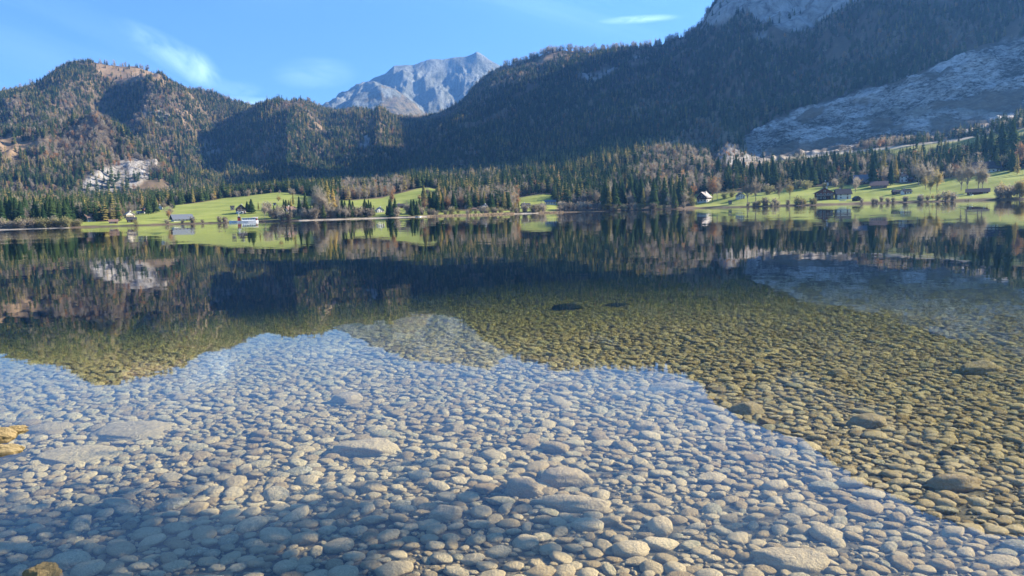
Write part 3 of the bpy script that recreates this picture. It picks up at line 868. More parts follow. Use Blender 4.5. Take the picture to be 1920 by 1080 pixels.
scatter('cobbles', protos, np.stack([S[rest, 0], S[rest, 1], lz[rest]], 1), np.stack([tilt[rest, 0], tilt[rest, 1], rotz[rest]], 1),
        np.repeat(sz[rest, None], 3, 1), pid[rest], 'countless smooth tan cobbles covering the lake bed')
# gravel in the gaps
xx, yy = wedge(90000, 2.3, 9.0); rr = rng.uniform(.006, .016, 90000)
kp = np.array([free(x, y, r, .9) for x, y, r in zip(xx, yy, rr)])
xx, yy, rr = xx[kp], yy[kp], rr[kp]
scatter('gravel', lowp, np.stack([xx, yy, bedz(xx, yy) + rr * .3], 1), rng.uniform(-3, 3, (len(xx), 3)) * [.1, .1, 1], np.repeat(rr[:, None], 3, 1), rng.integers(0, len(lowp), len(xx)),
        'small pale gravel filling gaps between the cobbles')
print('stones', len(S), len(xx))

# ------------------------------------------------------------------ trees
def tri_cloud(mb, pts, size, r_, elong=1.6, mi=0):
    for p in pts:
        a = Vector(r_.normal(size=3)).normalized(); b = a.orthogonal().normalized()
        b = (b + a.cross(b) * r_.uniform(-1, 1)).normalized()
        s = size * r_.uniform(.6, 1.4)
        P = Vector(p)
        mb.add([P - a * s * elong * .5, P + b * s * .5, P + a * s * elong * .5, P - b * s * .5], [(0, 1, 2, 3)], mi)


def conifer(seed, whorls, per, H=20.0, Rm=3.1, droop=.35, wid=.42, sparse=0.0, sub=True):
    r_ = np.random.default_rng(seed)
    tr_, cr = MB(), MB()
    tr_.tube((0, 0, -.8), (0, 0, H * .5), .30, .17, 6, cap=False); tr_.tube((0, 0, H * .5), (0, 0, H * .97), .17, .03, 5, cap=False)
    lop = r_.uniform(0, 6.28)
    for i in range(whorls):
        t = (i + r_.uniform(0, .6)) / whorls
        z = H * (.10 + .88 * t)
        rad = Rm * ((1 - t) ** .80) * (.75 + .4 * r_.random()) * (1 if t > .12 else .75)
        for k in range(per):
            if r_.random() < sparse: continue
            a = 6.283 * (k + r_.uniform(-.35, .35)) / per + i * 1.1
            L = rad * r_.uniform(.7, 1.15) * (1 + .12 * math.cos(a - lop)) + .25
            dx, dy = math.cos(a), math.sin(a)
            w_ = L * wid * r_.uniform(.7, 1.2) + .15
            zz = z + r_.uniform(-.3, .3)
            tip = (dx * L, dy * L, zz - L * droop * r_.uniform(.7, 1.3))
            mid = (dx * L * .55, dy * L * .55, zz - L * droop * .30)
            cr.add([(0, 0, zz + .2), (mid[0] - dy * w_, mid[1] + dx * w_, mid[2] - .25), tip, (mid[0] + dy * w_, mid[1] - dx * w_, mid[2] - .25), (mid[0], mid[1], mid[2] + .2)],
                   [(0, 1, 4), (1, 2, 4), (2, 3, 4), (3, 0, 4)])
            if sub:
                for q in (.45, .75):
                    m0 = Vector((dx * L * q, dy * L * q, zz - L * droop * q * .8))
                    cr.add([m0 + Vector((-dy, dx, 0)) * .35, m0 + Vector((dy, -dx, 0)) * .35, m0 + Vector((dx * .2, dy * .2, -r_.uniform(.5, 1.0)))], [(0, 1, 2)])
    cr.add([(-.18, 0, H * .93), (.18, 0, H * .93), (0, 0, H * 1.02)], [(0, 1, 2)])
    cr.add([(0, -.18, H * .93), (0, .18, H * .93), (0, 0, H * 1.02)], [(0, 1, 2)])
    return tr_, cr


def broad(seed, H=14.0, leaves=0, lsize=.45, twigs=500, spread=.42, near=True, shape=1.0):
    """trunk + limbs in the first mesh, twigs and leaves in the second"""
    r_ = np.random.default_rng(seed)
    tr_, cr = MB(), MB()
    tips = []

    def grow(p, d, L, r, lev):
        q = p + d * L
        tr_.tube(p, q, r, r * .68, 5 if lev < 2 else 3, cap=False)
        if lev >= (4 if near else 2) or L < H * .04:
            tips.append(q); return
        n = 3 if r_.random() < .6 else 2
        if lev == 0: n = 4
        for k in range(n):
            nd_ = (d + Vector(r_.normal(size=3)) * (.46 if lev else .36) * shape + Vector((0, 0, .16))).normalized()
            grow(q, nd_, L * r_.uniform(.6, .85), r * .62, lev + 1)
        tips.append(q)
    grow(Vector((0, 0, -.5)), Vector((r_.normal() * .05, r_.normal() * .05, 1)).normalized(), H * .22, H * .020, 0)
    for k in range(7):       # side limbs up the main stem, so the crown is an upright oval
        zz_ = H * (.22 + .08 * k); an = k * 2.4 + r_.uniform(0, 1); ll = H * (.20 - .012 * k)
        p_ = Vector((0, 0, zz_)); q_ = p_ + Vector((math.cos(an) * ll, math.sin(an) * ll, ll * .9)); tr_.tube(p_, q_, H * .007, H * .003, 4, cap=False)
        tips.append(p_.lerp(q_, .6)); tips.append(q_); tips.append(q_ + Vector((0, 0, ll * .4)))
    tr_.tube((0, 0, H * .2), (0, 0, H * .86), H * .013, H * .004, 4, cap=False); tips.append(Vector((0, 0, H * .8))); tips.append(Vector((0, 0, H * .9))); tips.append(Vector((0, 0, H * .7)))
    tips = np.array([t[:] for t in tips])
    c = tips.mean(0)
    n = twigs
    base = tips[r_.integers(0, len(tips), n)]
    off = r_.normal(size=(n, 3)) * H * .06
    for b_, o_ in zip(base, off):
        a_ = Vector(b_); v_ = (Vector(o_) + (Vector(b_) - Vector(c)) * .12 + Vector((0, 0, H * .02)))
        sd = v_.orthogonal().normalized() * (H * (.0045 if near else .010))
        cr.add([a_ - sd, a_ + sd, a_ + v_ * 1.5], [(0, 1, 2)])
    if leaves:
        base = tips[r_.integers(0, len(tips), leaves)] + r_.normal(size=(leaves, 3)) * H * .05
        tri_cloud(cr, base, lsize, r_, 1.3, 1)
    return tr_, cr


def bush(seed, H=3.0, leaves=260, lsize=.4, stems=9):
    r_ = np.random.default_rng(seed)
    tr_, cr = MB(), MB()
    pts = []
    for k in range(stems):
        a = r_.uniform(0, 6.28); s = r_.uniform(.2, .75)
        top_ = Vector((math.cos(a) * s * H * .75, math.sin(a) * s * H * .75, H * r_.uniform(.55, .95)))
        tr_.tube((math.cos(a) * .15, math.sin(a) * .15, -.3), top_, .06, .02, 3, cap=False)
        for _ in range(leaves // stems):
            t = r_.uniform(.15, 1.1)
            pts.append(top_ * t + Vector(r_.normal(size=3)) * H * .14)
    tri_cloud(cr, [p for p in pts if p.z > 0], lsize, r_, 1.4)
    for _ in range(60):
        p = pts[r_.integers(0, len(pts))]; v_ = Vector(r_.normal(size=3)) * .3 + Vector((0, 0, .8))
        sd = v_.orthogonal().normalized() * .04
        cr.add([p - sd, p + sd, p + v_], [(0, 1, 2)])
    return tr_, cr


KIND = {}       # kind -> list of (trunk mesh, crown mesh, height)
def reg(kind, gen, mats, n, H, tmat='bark'):
    L = []
    for i in range(n):
        t_, c_ = gen(i)
        L.append((t_.mesh('trunk', M[tmat]), c_.mesh('crown', mats), H))
    KIND[kind] = L


reg('spruce', lambda i: conifer(600 + i, 24, 9, 20, 4.1, .42, .45), [M['spruce']], 5, 20)
reg('larch', lambda i: conifer(620 + i, 20, 8, 20, 3.6, .14, .34, .10), [M['larch']], 3, 20)
reg('bare', lambda i: broad(640 + i, 14, 0, twigs=1300), [M['twig']], 4, 14, 'palebark')
reg('autumn', lambda i: broad(660 + i, 13, 900, .42, 400, shape=.85), [M['twig'], M['autumn']], 3, 13)
reg('yellow', lambda i: broad(680 + i, 14, 900, .42, 500, shape=.9), [M['twig'], M['yellow']], 3, 14, 'palebark')
reg('willow', lambda i: bush(700 + i, 3.4, 480, .32), [M['willow']], 3, 3.4)
reg('brush', lambda i: bush(720 + i, 3.0, 420, .30), [M['twig']], 3, 3.0)
NAMES = {'spruce': ('spruce', 'spruce tree'), 'larch': ('larch', 'larch tree'), 'bare': ('bare_tree', 'bare tree'), 'autumn': ('autumn_tree', 'autumn tree'),
         'yellow': ('yellow_tree', 'autumn tree'), 'willow': ('shrub', 'shrub'), 'brush': ('bare_shrub', 'shrub')}
GROUPS = {'spruce': 'spruces along the far shore', 'larch': 'larches along the far shore', 'bare': 'leafless trees along the far shore', 'autumn': 'russet trees along the far shore',
          'yellow': 'yellow-leaved trees along the far shore', 'willow': 'shrubs along the far shore', 'brush': 'leafless shrubs along the far shore'}
CNT = {}


def tree(kind, x, y, z, H, label, wf=1.0):
    t_, c_, h0 = random.choice(KIND[kind])
    nm, cat = NAMES[kind]
    s = H / h0
    e = empty(nm, (x, y, z - .1), random.uniform(0, 6.28), (s * wf, s * wf, s))
    link('stems' if kind in ('willow', 'brush') else 'trunk', t_, e); link('foliage' if kind in ('willow', 'brush') else 'crown', c_, e)
    tag(e, label, cat, GROUPS[kind]); CNT[kind] = CNT.get(kind, 0) + 1
    return e


# single trees the photograph lets one point at: kind, px, base y, height in px, width factor, label
SOLO = [
    ('autumn', 316, 413, 20, 1.1, 'round orange tree at the left end of the long grey barn'),
    ('bare', 209, 413, 22, 1.7, 'wide round grey leafless tree behind the lakeside houses at the left'),
    ('autumn', 178, 414, 14, 1.2, 'russet bush-like tree in front of the brown-roofed farmhouse'),
    ('bare', 157, 410, 22, 1.0, 'brownish leafless tree just left of the brown-roofed farmhouse'),
    ('spruce', 472, 400, 26, 1.9, 'broad dark evergreen beside the dark chalet above the landing stage'),
    ('spruce', 464, 398, 20, 1.7, 'smaller dark evergreen close behind the dark chalet'),
    ('bare', 497, 412, 32, 1.1, 'grey leafless tree right of the white passenger boat'),
    ('bare', 508, 411, 24, 1.0, 'lower leafless tree between the passenger boat and the spruces'),
    ('yellow', 519, 330, 14, 1.5, 'small bright yellow tree alone in the woods above the large left meadow'),
    ('larch', 550, 384, 20, 1.1, 'small golden larch behind the grey-roofed house'),
    ('spruce', 562, 405, 36, 1.0, 'dark spruce right of the grey-roofed house'),
    ('spruce', 574, 407, 46, 1.0, 'tall dark spruce left of the big leafless lakeside tree'),
    ('bare', 597, 409, 62, .9, 'tall grey leafless tree on the wooded point'),
    ('bare', 607, 409, 56, .9, 'second tall leafless tree on the wooded point'),
    ('larch', 615, 405, 66, 1.0, 'tallest golden larch on the wooded point'),
    ('larch', 626, 404, 50, 1.0, 'yellow larch right of the tallest golden larch'),
    ('autumn', 647, 373, 22, .9, 'orange-brown tree at the left edge of the middle meadow'),
    ('autumn', 735, 388, 34, .8, 'tall orange-brown tree standing in the middle meadow'),
    ('autumn', 795, 375, 20, 1.2, 'round orange tree at the upper right of the middle meadow'),
    ('autumn', 786, 378, 14, 1.1, 'smaller orange tree beside the round orange one'),
    ('larch', 808, 388, 32, .9, 'narrow yellow-green larch right of the middle meadow'),
    ('larch', 835, 385, 36, .9, 'yellow-green larch between brown trees'),
    ('autumn', 838, 393, 30, 1.0, 'russet tree in front of the yellow-green larch'),
    ('autumn', 880, 380, 34, .8, 'tall russet tree above the white gabled house'),
    ('autumn', 864, 392, 30, 1.0, 'dark russet tree left of the white gabled house'),
    ('larch', 920, 386, 30, .9, 'yellow-green larch right of the light-roofed chalet'),
    ('larch', 947, 395, 36, 1.2, 'bright yellow-green conifer beside the dark spruce at the reed bank'),
    ('spruce', 955, 395, 33, 1.2, 'dark spruce next to the bright conifer at the reed bank'),
    ('bare', 938, 392, 24, 1.1, 'pinkish leafless tree left of the bright conifer'),
    ('larch', 1062, 378, 34, 1.1, 'golden pyramid-shaped larch standing before dark forest'),
    ('larch', 1080, 352, 30, 1.2, 'broad yellow-green larch above the golden pyramid larch'),
    ('bare', 1095, 386, 32, .9, 'pale leafless tree, left of the pale group on the bank'),
    ('bare', 1107, 386, 34, .8, 'pale leafless tree in the middle of the pale group on the bank'),
    ('bare', 1118, 386, 36, .9, 'pale leafless tree at the right of the pale group on the bank'),
    ('willow', 1298, 386, 20, .8, 'yellow-green rounded willow at the water left of the dark chalet'),
    ('larch', 1304, 345, 32, 1.0, 'yellow larch in the woods above the dark lakeside chalet'),
    ('larch', 1320, 330, 24, .9, 'small bright yellow larch high above the dark lakeside chalet'),
    ('autumn', 1336, 378, 48, .9, 'tall brown-leaved tree right of the dark lakeside chalet'),
    ('bare', 1345, 376, 44, .9, 'brownish leafless tree behind the tall brown-leaved one'),
    ('willow', 1358, 372, 12, .9, 'pale round shrub between the two lakeside chalets'),
    ('willow', 1372, 370, 14, .9, 'larger round shrub left of the white-walled chalet'),
    ('bare', 1402, 380, 42, 1.1, 'large grey leafless tree right of the white-walled chalet'),
    ('bare', 1417, 378, 46, 1.0, 'tallest grey leafless tree right of the white-walled chalet'),
    ('willow', 1440, 365, 16, .9, 'yellowish shrub behind the shore right of the tall leafless trees'),
    ('bare', 1461, 373, 34, 1.0, 'mauve-grey leafless tree on the left part of the bright meadow'),
    ('yellow', 1481, 374, 38, .9, 'pale yellow tree on the left part of the bright meadow'),
    ('bare', 1604, 361, 22, 1.2, 'spreading leafless tree behind the white house with the dark roof'),
    ('larch', 1657, 332, 46, .9, 'tall orange larch above the low brown shed'),
    ('larch', 1679, 342, 44, .9, 'bright orange larch left of the pale manor house'),
    ('bare', 1655, 340, 26, 1.2, 'pinkish leafless tree in front of the tall orange larch'),
    ('spruce', 1603, 340, 46, 1.0, 'olive green spruce left of the blue-roofed barn'),
    ('spruce', 1636, 347, 50, 1.1, 'dark spruce right of the blue-roofed barn'),
    ('spruce', 1670, 347, 42, .9, 'dark narrow spruce between the two orange larches'),
    ('bare', 1722, 347, 42, 1.2, 'large brownish leafless tree right of the pale manor house'),
    ('bare', 1740, 345, 36, 1.2, 'dark leafless tree second to the right of the pale manor house'),
    ('yellow', 1757, 363, 46, .8, 'bright yellow-orange tree at the shore of the bright meadow'),
    ('yellow', 1744, 364, 32, .9, 'lower yellow tree left of the bright yellow-orange one'),
    ('yellow', 1735, 356, 26, 1.0, 'pale yellow tree up the meadow behind the shore'),
    ('bare', 1802, 358, 52, .9, 'slender leafless tree at the shore with a thin pale trunk'),
    ('bare', 1813, 360, 56, .9, 'darker slender leafless tree left of the red-brown boathouse'),
    ('bare', 1834, 356, 48, 1.0, 'slender leafless tree behind the red-brown boathouse'),
    ('bare', 1842, 356, 44, .9, 'second slender leafless tree behind the red-brown boathouse'),
    ('larch', 1765, 290, 22, .9, 'small golden larch on the open strip below the landslide'),
    ('larch', 1773, 288, 24, .9, 'taller golden larch on the open strip below the landslide'),
    ('larch', 1705, 300, 20, .9, 'small orange larch below the landslide, left of the golden pair'),
    ('yellow', 1789, 318, 22, 1.2, 'pale yellow broad tree left of the big farmhouse'),
    ('autumn', 1857, 306, 14, 1.1, 'reddish round tree behind the big farmhouse'),
    ('spruce', 1831, 300, 42, 1.1, 'dark spruce, left one of the group above the big farmhouse'),
    ('spruce', 1846, 302, 44, 1.1, 'dark spruce, second from left above the big farmhouse'),
    ('spruce', 1857, 300, 52, 1.0, 'dark spruce, tallest of the left group above the big farmhouse'),
    ('spruce', 1877, 302, 62, 1.1, 'very tall dark spruce right of the big farmhouse'),
    ('spruce', 1897, 304, 66, 1.2, 'tallest dark spruce near the right edge'),
    ('willow', 1878, 314, 18, .9, 'pale green rounded shrub right of the big farmhouse'),
    ('autumn', 1912, 316, 46, 1.0, 'reddish brown leafless-looking tree at the right edge'),
]
for kind, px, py, hp, wf, lab in SOLO:
    x, y, z, d = hit(px, py, 1600)
    tree(kind, x, y, z, hp * d / FPX, lab, wf * (.8 if kind in ('bare', 'yellow', 'autumn') else 1))
# clusters whose members cannot be told apart: px range, metres behind the shore, kinds with weights, count, height range m, label stem
CLUST = [
    (0, 150, 6, 16, {'brush': .5, 'willow': .5}, 34, 4, 7.5, 'pale rounded shrub in the low row at the water, far left shore'),
    (0, 150, 18, 120, {'spruce': .8, 'bare': .2}, 34, 15, 24, 'in the dense wood behind the shrubs on the far left shore'),
    (190, 330, 75, 200, {'spruce': .7, 'bare': .3}, 22, 13, 20, 'in the wood behind the houses on the left'),
    (250, 440, 4, 12, {'brush': .6, 'willow': .4}, 9, 2.5, 5, 'low shrub at the water below the left meadow'),
    (505, 590, 6, 60, {'bare': .4, 'spruce': .3, 'brush': .3}, 24, 6, 13, 'between the passenger boat and the wooded point'),
    (480, 600, 40, 150, {'bare': .35, 'spruce': .4, 'larch': .15, 'brush': .1}, 22, 7, 14, 'around the brown-roofed house left of the wooded point'),
    (585, 640, 5, 30, {'bare': .5, 'spruce': .25, 'brush': .25}, 16, 8, 18, 'on the wooded point in front of the golden larches'),
    (640, 790, 4, 40, {'bare': .38, 'spruce': .37, 'brush': .25}, 60, 7, 15, 'in the lakeside row below the middle meadow'),
    (795, 930, 28, 150, {'spruce': .5, 'larch': .2, 'bare': .2, 'autumn': .1}, 46, 11, 19, 'around the houses right of the middle meadow'),
    (790, 1020, 8, 22, {'brush': .7, 'willow': .3}, 34, 3, 6, 'low shrub behind the tan reed bank'),
    (958, 976, 12, 22, {'larch': 1.0}, 5, 7, 10, 'in the short golden row left of the white lakeside house'),
    (1000, 1140, 6, 30, {'brush': .6, 'bare': .4}, 36, 5, 9, 'on the brushy bank left of the tall lakeside spruces'),
    (1130, 1290, 6, 110, {'spruce': .55, 'bare': .35, 'larch': .1}, 60, 16, 27, 'in the tall wood reaching the water in the centre right'),
    (1130, 1300, 2, 8, {'brush': .7, 'willow': .3}, 16, 3, 6, 'low shrub at the foot of the tall lakeside wood'),
    (1345, 1400, 130, 220, {'spruce': .8, 'bare': .2}, 12, 16, 22, 'in the dark wood behind the two lakeside chalets'),
    (1400, 1540, 128, 220, {'spruce': .85, 'bare': .15}, 30, 14, 23, 'in the dark row above the left part of the bright meadow'),
    (1400, 1530, 2, 10, {'brush': .7, 'willow': .3}, 18, 2, 6.5, 'dark low shrub at the water left of the big brown chalet'),
    (1540, 1700, 150, 230, {'spruce': .45, 'bare': .4, 'larch': .15}, 26, 12, 20, 'in the mixed wood above the lakeside hamlet'),
    (1700, 1800, 140, 230, {'bare': .5, 'spruce': .25, 'autumn': .15, 'larch': .1}, 24, 12, 19, 'in the mixed wood between manor and big farmhouse'),
    (1615, 1720, 3, 9, {'brush': 1.0}, 8, 2, 4, 'small shrub at the water below the manor house'),
    (1720, 1800, 2, 9, {'brush': .7, 'yellow': .3}, 10, 3, 7, 'at the water beneath the bright yellow trees'),
    (1850, 1935, 3, 20, {'yellow': .45, 'bare': .35, 'brush': .2}, 26, 6, 13, 'in the thicket at the water near the right edge'),
    (1780, 1935, 170, 260, {'spruce': .5, 'bare': .4, 'larch': .1}, 16, 13, 20, 'in the wood behind the big farmhouse'),
    (1410, 1620, 110, 132, {'brush': .6, 'willow': .4}, 16, 4, 7, 'in the hedge along the top of the bright meadow'),
    (340, 560, 330, 365, {'brush': .5, 'bare': .5}, 26, 5, 10, 'in the leafless fringe along the top of the large left meadow'),
]
KW = {'spruce': 'dark green spruce', 'larch': 'golden larch', 'bare': 'grey leafless tree', 'autumn': 'russet tree', 'yellow': 'yellow-leaved tree', 'willow': 'pale green shrub', 'brush': 'leafless shrub'}
HOUSE_PX = [(150, 185), (182, 202), (232, 256), (266, 306), (430, 488), (704, 722), (744, 760), (868, 918), (975, 998), (1020, 1044), (1304, 1334), (1380, 1398), (1526, 1616), (1543, 1556), (1604, 1628), (1684, 1712), (1824, 1870), (1814, 1850)]
for (p0, p1, b0, b1, ks, n, h0, h1, lab) in CLUST:
    for q in range(n):
        px = random.uniform(p0, p1) if q % 2 else p0 + (p1 - p0) * (q + random.uniform(0, 1)) / n
        a = math.radians(azel(px, 395)[0]); d = float(np.interp(a, AZ, dS)) + random.uniform(b0, b1)
        if b0 > 20 and h1 > 12 and d < 770 and any(u - 2 < px < v + 2 for u, v in HOUSE_PX): d += 60
        if b0 < 20 and h1 > 7 and any(u - 1 < px < v + 1 for u, v in HOUSE_PX): continue
        x, y = d * math.sin(a), d * math.cos(a); z = float(ground(np.array([x]), np.array([y]))[0])
        kind = random.choices(list(ks), list(ks.values()))[0]
        H = random.uniform(h0, h1) * (.8 if kind in ('bare', 'autumn') and h1 > 12 else 1)
        if kind in ('willow', 'brush'): H = min(H, 7)
        part_ = 'left' if px < p0 + (p1 - p0) / 3 else ('middle' if px < p0 + 2 * (p1 - p0) / 3 else 'right')
        size_ = 'shorter' if H < h0 + (h1 - h0) * .33 else ('taller' if H > h0 + (h1 - h0) * .66 else 'mid-height')
        nm = lab if lab.split()[0] in ('pale', 'low', 'dark', 'small') else f'{KW[kind]} {lab}'
        nm = f'{size_} {nm}, {part_} end'
        if len(nm.split()) > 16: nm = nm.rsplit(',', 1)[0]
        if len(nm.split()) > 16: nm = nm.split(' ', 1)[1]
        tree(kind, x, y, z, H, nm, random.uniform(.85, 1.15) * (1.25 if kind == 'spruce' else (.8 if kind == 'bare' and h1 > 12 else 1)))
print('individual plants', CNT)

# unseen leaning willow added right of the view to shade the near shallows
wt = empty('added_shade_willow', (7.95, -1.6, -.05))
tw, cw = MB(), MB()
P0, P1, P2 = Vector((0, 0, -.3)), Vector((-.6, 3.2, 2.3)), Vector((-2.0, 7.0, 3.9))
tw.tube(P0, P1, .16, .12, 8, cap=False); tw.tube(P1, P2, .12, .06, 8, cap=False)
rw = np.random.default_rng(77); leafp = []
for k in range(44):
    t = rw.uniform(.86, 1.04); b0 = P1.lerp(P2, (t - .4) / .6)
    q = b0 + Vector((rw.normal() * 1.3 - .1, rw.normal() * .55, rw.normal() * .35 + .1)); tw.tube(b0, q, .022, .008, 4, cap=False)
    for _ in range(15): leafp.append(b0.lerp(q, rw.uniform(.35, 1.1)) + Vector(rw.normal(size=3)) * .13)
tri_cloud(cw, leafp, .085, rw, 2.6)
tw.build('trunk', M['bark'], wt); cw.build('crown', M['willow'], wt)
tag(wt, 'slender leaning willow with thin yellowing leaves, added out of view to shade the shallows', 'willow tree')

# forest on the slopes
def far_source(gen, mats, n, tmat='bark'):
    L = []
    for i in range(n):
        t_, c_ = gen(i)
        nm_ = len(mats)
        c_.add(t_.v, t_.f, nm_)
        L.append(hidden('tree_source', c_.mesh('tree', list(mats) + [M[tmat]])))
    return L


FS = {'spruce': (far_source(lambda i: conifer(800 + i, 12, 7, 20, 4.5, .42, .55, .05, False), [M['spruce']], 6), 20),
      'larch': (far_source(lambda i: conifer(820 + i, 11, 6, 20, 3.9, .15, .42, .12, False), [M['larch']], 4), 20),
      'bare': (far_source(lambda i: broad(840 + i, 14, 0, twigs=420, near=False), [M['twig']], 5, 'palebark'), 14),
      'autumn': (far_source(lambda i: broad(860 + i, 13, 170, .9, 80, near=False), [M['twig'], M['autumn']], 3), 13)}
runmax = np.maximum.accumulate(np.where(D2 > dS[None], Z / D2, -1), 0)
visible = (Z + 22) / D2 >= runmax * 0.995 - 0.0008
cell = D2 * np.gradient(AZ)[None] * np.gradient(DD)[:, None]
dens = np.zeros_like(Z)
wood = (D2 > dB[None] + 4) | (~open_ & (D2 > dS[None] + 60))
g1 = fbm(TX / 60, TY / 60, 401, 4)
dens[wood] = 1 / 23.0
dens *= np.where(D2 > 1500, np.where(A2 < .1, 1.15, .7), 1.05) * sstep(-0.75, -0.1, g1 + .45 * (D2 < dC[None] + 60))
dens *= (1 - blur(quarry, 3)).clip(0, 1) * (blur(quarry, 1) < .02) * (1 - .97 * blur(rock)) * (1 - .93 * blur(bald)) * (1 - .95 * blur(gr)) * (1 - blur(tracks))
rt = (A2 > 0.0) & (D2 > dD[None] - 100) & (D2 > 1300)
stripe = 0.45 * ridged(A2 * 60 + D2 / 500, D2 / 220, 411, 3) + 0.55 * ridged(A2 * 14.0 - D2 / 150, A2 * 4 + D2 / 900, 415, 3)
dens *= np.where(rt, sstep(.38, .58, stripe + .25 * g1) * .95 + .07, 1)
dens[(~visible) | (D2 > dE[None] + 50) | (np.abs(A2) > R(42))] = 0
lam = dens * cell
nn_ = rng.poisson(lam)
ii, jj = np.nonzero(nn_)
rep = nn_[ii, jj]; ii = np.repeat(ii, rep); jj = np.repeat(jj, rep)
fa = np.interp(jj + rng.uniform(-.5, .5, len(jj)), np.arange(na), AZ); fdd = np.interp(ii + rng.uniform(-.5, .5, len(ii)), np.arange(nd), DD)
x, y = fdd * np.sin(fa), fdd * np.cos(fa)
z = ground(x, y)
fpx, fpy = project(x, y, z)
ce = rng.uniform(R(azel(0, 150)[0]), R(azel(1330, 60)[0]), 700)
ce = ce[rng.random(700) < .35 + .65 * ((ce > R(azel(940, 100)[0])))]
dce = np.interp(ce, AZ, dE) + rng.uniform(-25, 12, len(ce))
ncr = len(ce); fa = np.concatenate([fa, ce]); fdd = np.concatenate([fdd, dce]); ii = np.concatenate([ii, np.full(ncr, nd - 20)]); jj = np.concatenate([jj, np.interp(ce, AZ, np.arange(na)).astype(int)])
x, y = fdd * np.sin(fa), fdd * np.cos(fa); z = ground(x, y); fpx, fpy = project(x, y, z)
p_l = .12 + .35 * sstep(.15, .55, fbm(x / 140, y / 140, 421, 3)) + .14 * ((fdd > 1900) & (fpx < 800)) + .03
p_b = .11 + .62 * sstep(.10, .45, fbm(x / 110, y / 110, 431, 4))
lowband = (fdd < 1000)
p_b = np.where(inpoly(fpx, fpy, [(0, 200), (330, 240), (330, 330), (150, 345), (0, 330)]), p_b + .22, p_b)
p_b = np.where(inpoly(fpx, fpy, [(1180, 330), (1250, 270), (1330, 225), (1400, 300), (1340, 370), (1230, 370)]), .72, p_b)
p_b = np.where(inpoly(fpx, fpy, [(640, 345), (760, 330), (770, 375), (640, 375)]), .80, p_b)
p_b = np.where(inpoly(fpx, fpy, [(620, 300), (960, 285), (1200, 235), (1200, 330), (960, 345), (620, 345)]), p_b * .45, p_b)
rtp = rt[ii, jj]
p_b = np.where(rtp, p_b * .75 + .04, p_b)
u = rng.random(len(x)); ub = rng.random(len(x))
p_l = np.where(rtp, p_l * .5, p_l)
kd_ = np.where(u < p_b, np.where(ub < .16, 3, 2), np.where(ub < p_l, 1, 0))
hh = rng.uniform(8.5, 18.5, len(x)) * np.where(fdd > 2200, .78, 1) * np.where(kd_ >= 2, .72, 1) * np.where(rng.random(len(x)) < .12, 1.25, 1)
crest = (np.abs(fdd - np.interp(fa, AZ, dE)) < 45)
near_thin = (fdd < 1050) & (fpx > 1400)
hh = np.where(near_thin, hh * .75, hh)
hh = np.where((fpx > 1330) & (fpx < 1430) & (fdd > 800) & (fdd < 1060), hh * .45, hh)
kd_[-ncr:] = np.where(rng.random(ncr) < .62, 2, np.where(rng.random(ncr) < .4, 1, 0)); hh[-ncr:] = np.where(fpx[-ncr:] > 930, rng.uniform(15, 24, ncr), rng.uniform(10, 20, ncr))
for ki, kn, lb in ((0, 'spruce', 'dense dark green spruce forest covering the hills'), (1, 'larch', 'golden larches scattered through the forest on the hills'),
                   (2, 'bare', 'grey-brown leafless woods in patches on the hills'), (3, 'autumn', 'russet leafy trees in patches on the hills')):
    q = kd_ == ki
    src, h0 = FS[kn]
    s_ = hh[q] / h0
    scatter({'spruce': 'spruce_forest', 'larch': 'larch_forest', 'bare': 'leafless_forest', 'autumn': 'russet_forest'}[kn], src, np.stack([x[q], y[q], z[q] - .3], 1),
            np.stack([0 * s_, 0 * s_, rng.uniform(0, 6.28, q.sum())], 1), np.stack([s_ * rng.uniform(.85, 1.2, q.sum())] * 2 + [s_], 1), rng.integers(0, len(src), q.sum()), lb)
    print(kn, q.sum())

# reeds: thin tan blades in banks at the water
rd = MB()
for (p0, p1, b0, b1, n) in ((800, 965, -6, 4, 2600), (1010, 1056, -8, 2, 1200), (905, 960, -9, -2, 900)):
    for _ in range(n):
        px = random.uniform(p0, p1); a = math.radians(azel(px, 400)[0])
        d = float(np.interp(a, AZ, dS)) + random.uniform(b0, b1)
        X0, Y0 = d * math.sin(a), d * math.cos(a); h = random.uniform(.9, 1.9)
        t = random.uniform(0, 3.14); c_, s_ = .14 * math.cos(t), .14 * math.sin(t)
        rd.add([(X0 - c_, Y0 - s_, -.5), (X0 + c_, Y0 + s_, -.5), (X0 + random.uniform(-.3, .3), Y0, h)], [(0, 1, 2)])
M['reed'] = plain('dry reeds', (0.50, 0.37, 0.22), (0.36, 0.26, 0.15), .4, .9)
tag(rd.build('reeds', M['reed']), 'tan dry reeds in banks along the far waterline', kind='stuff')


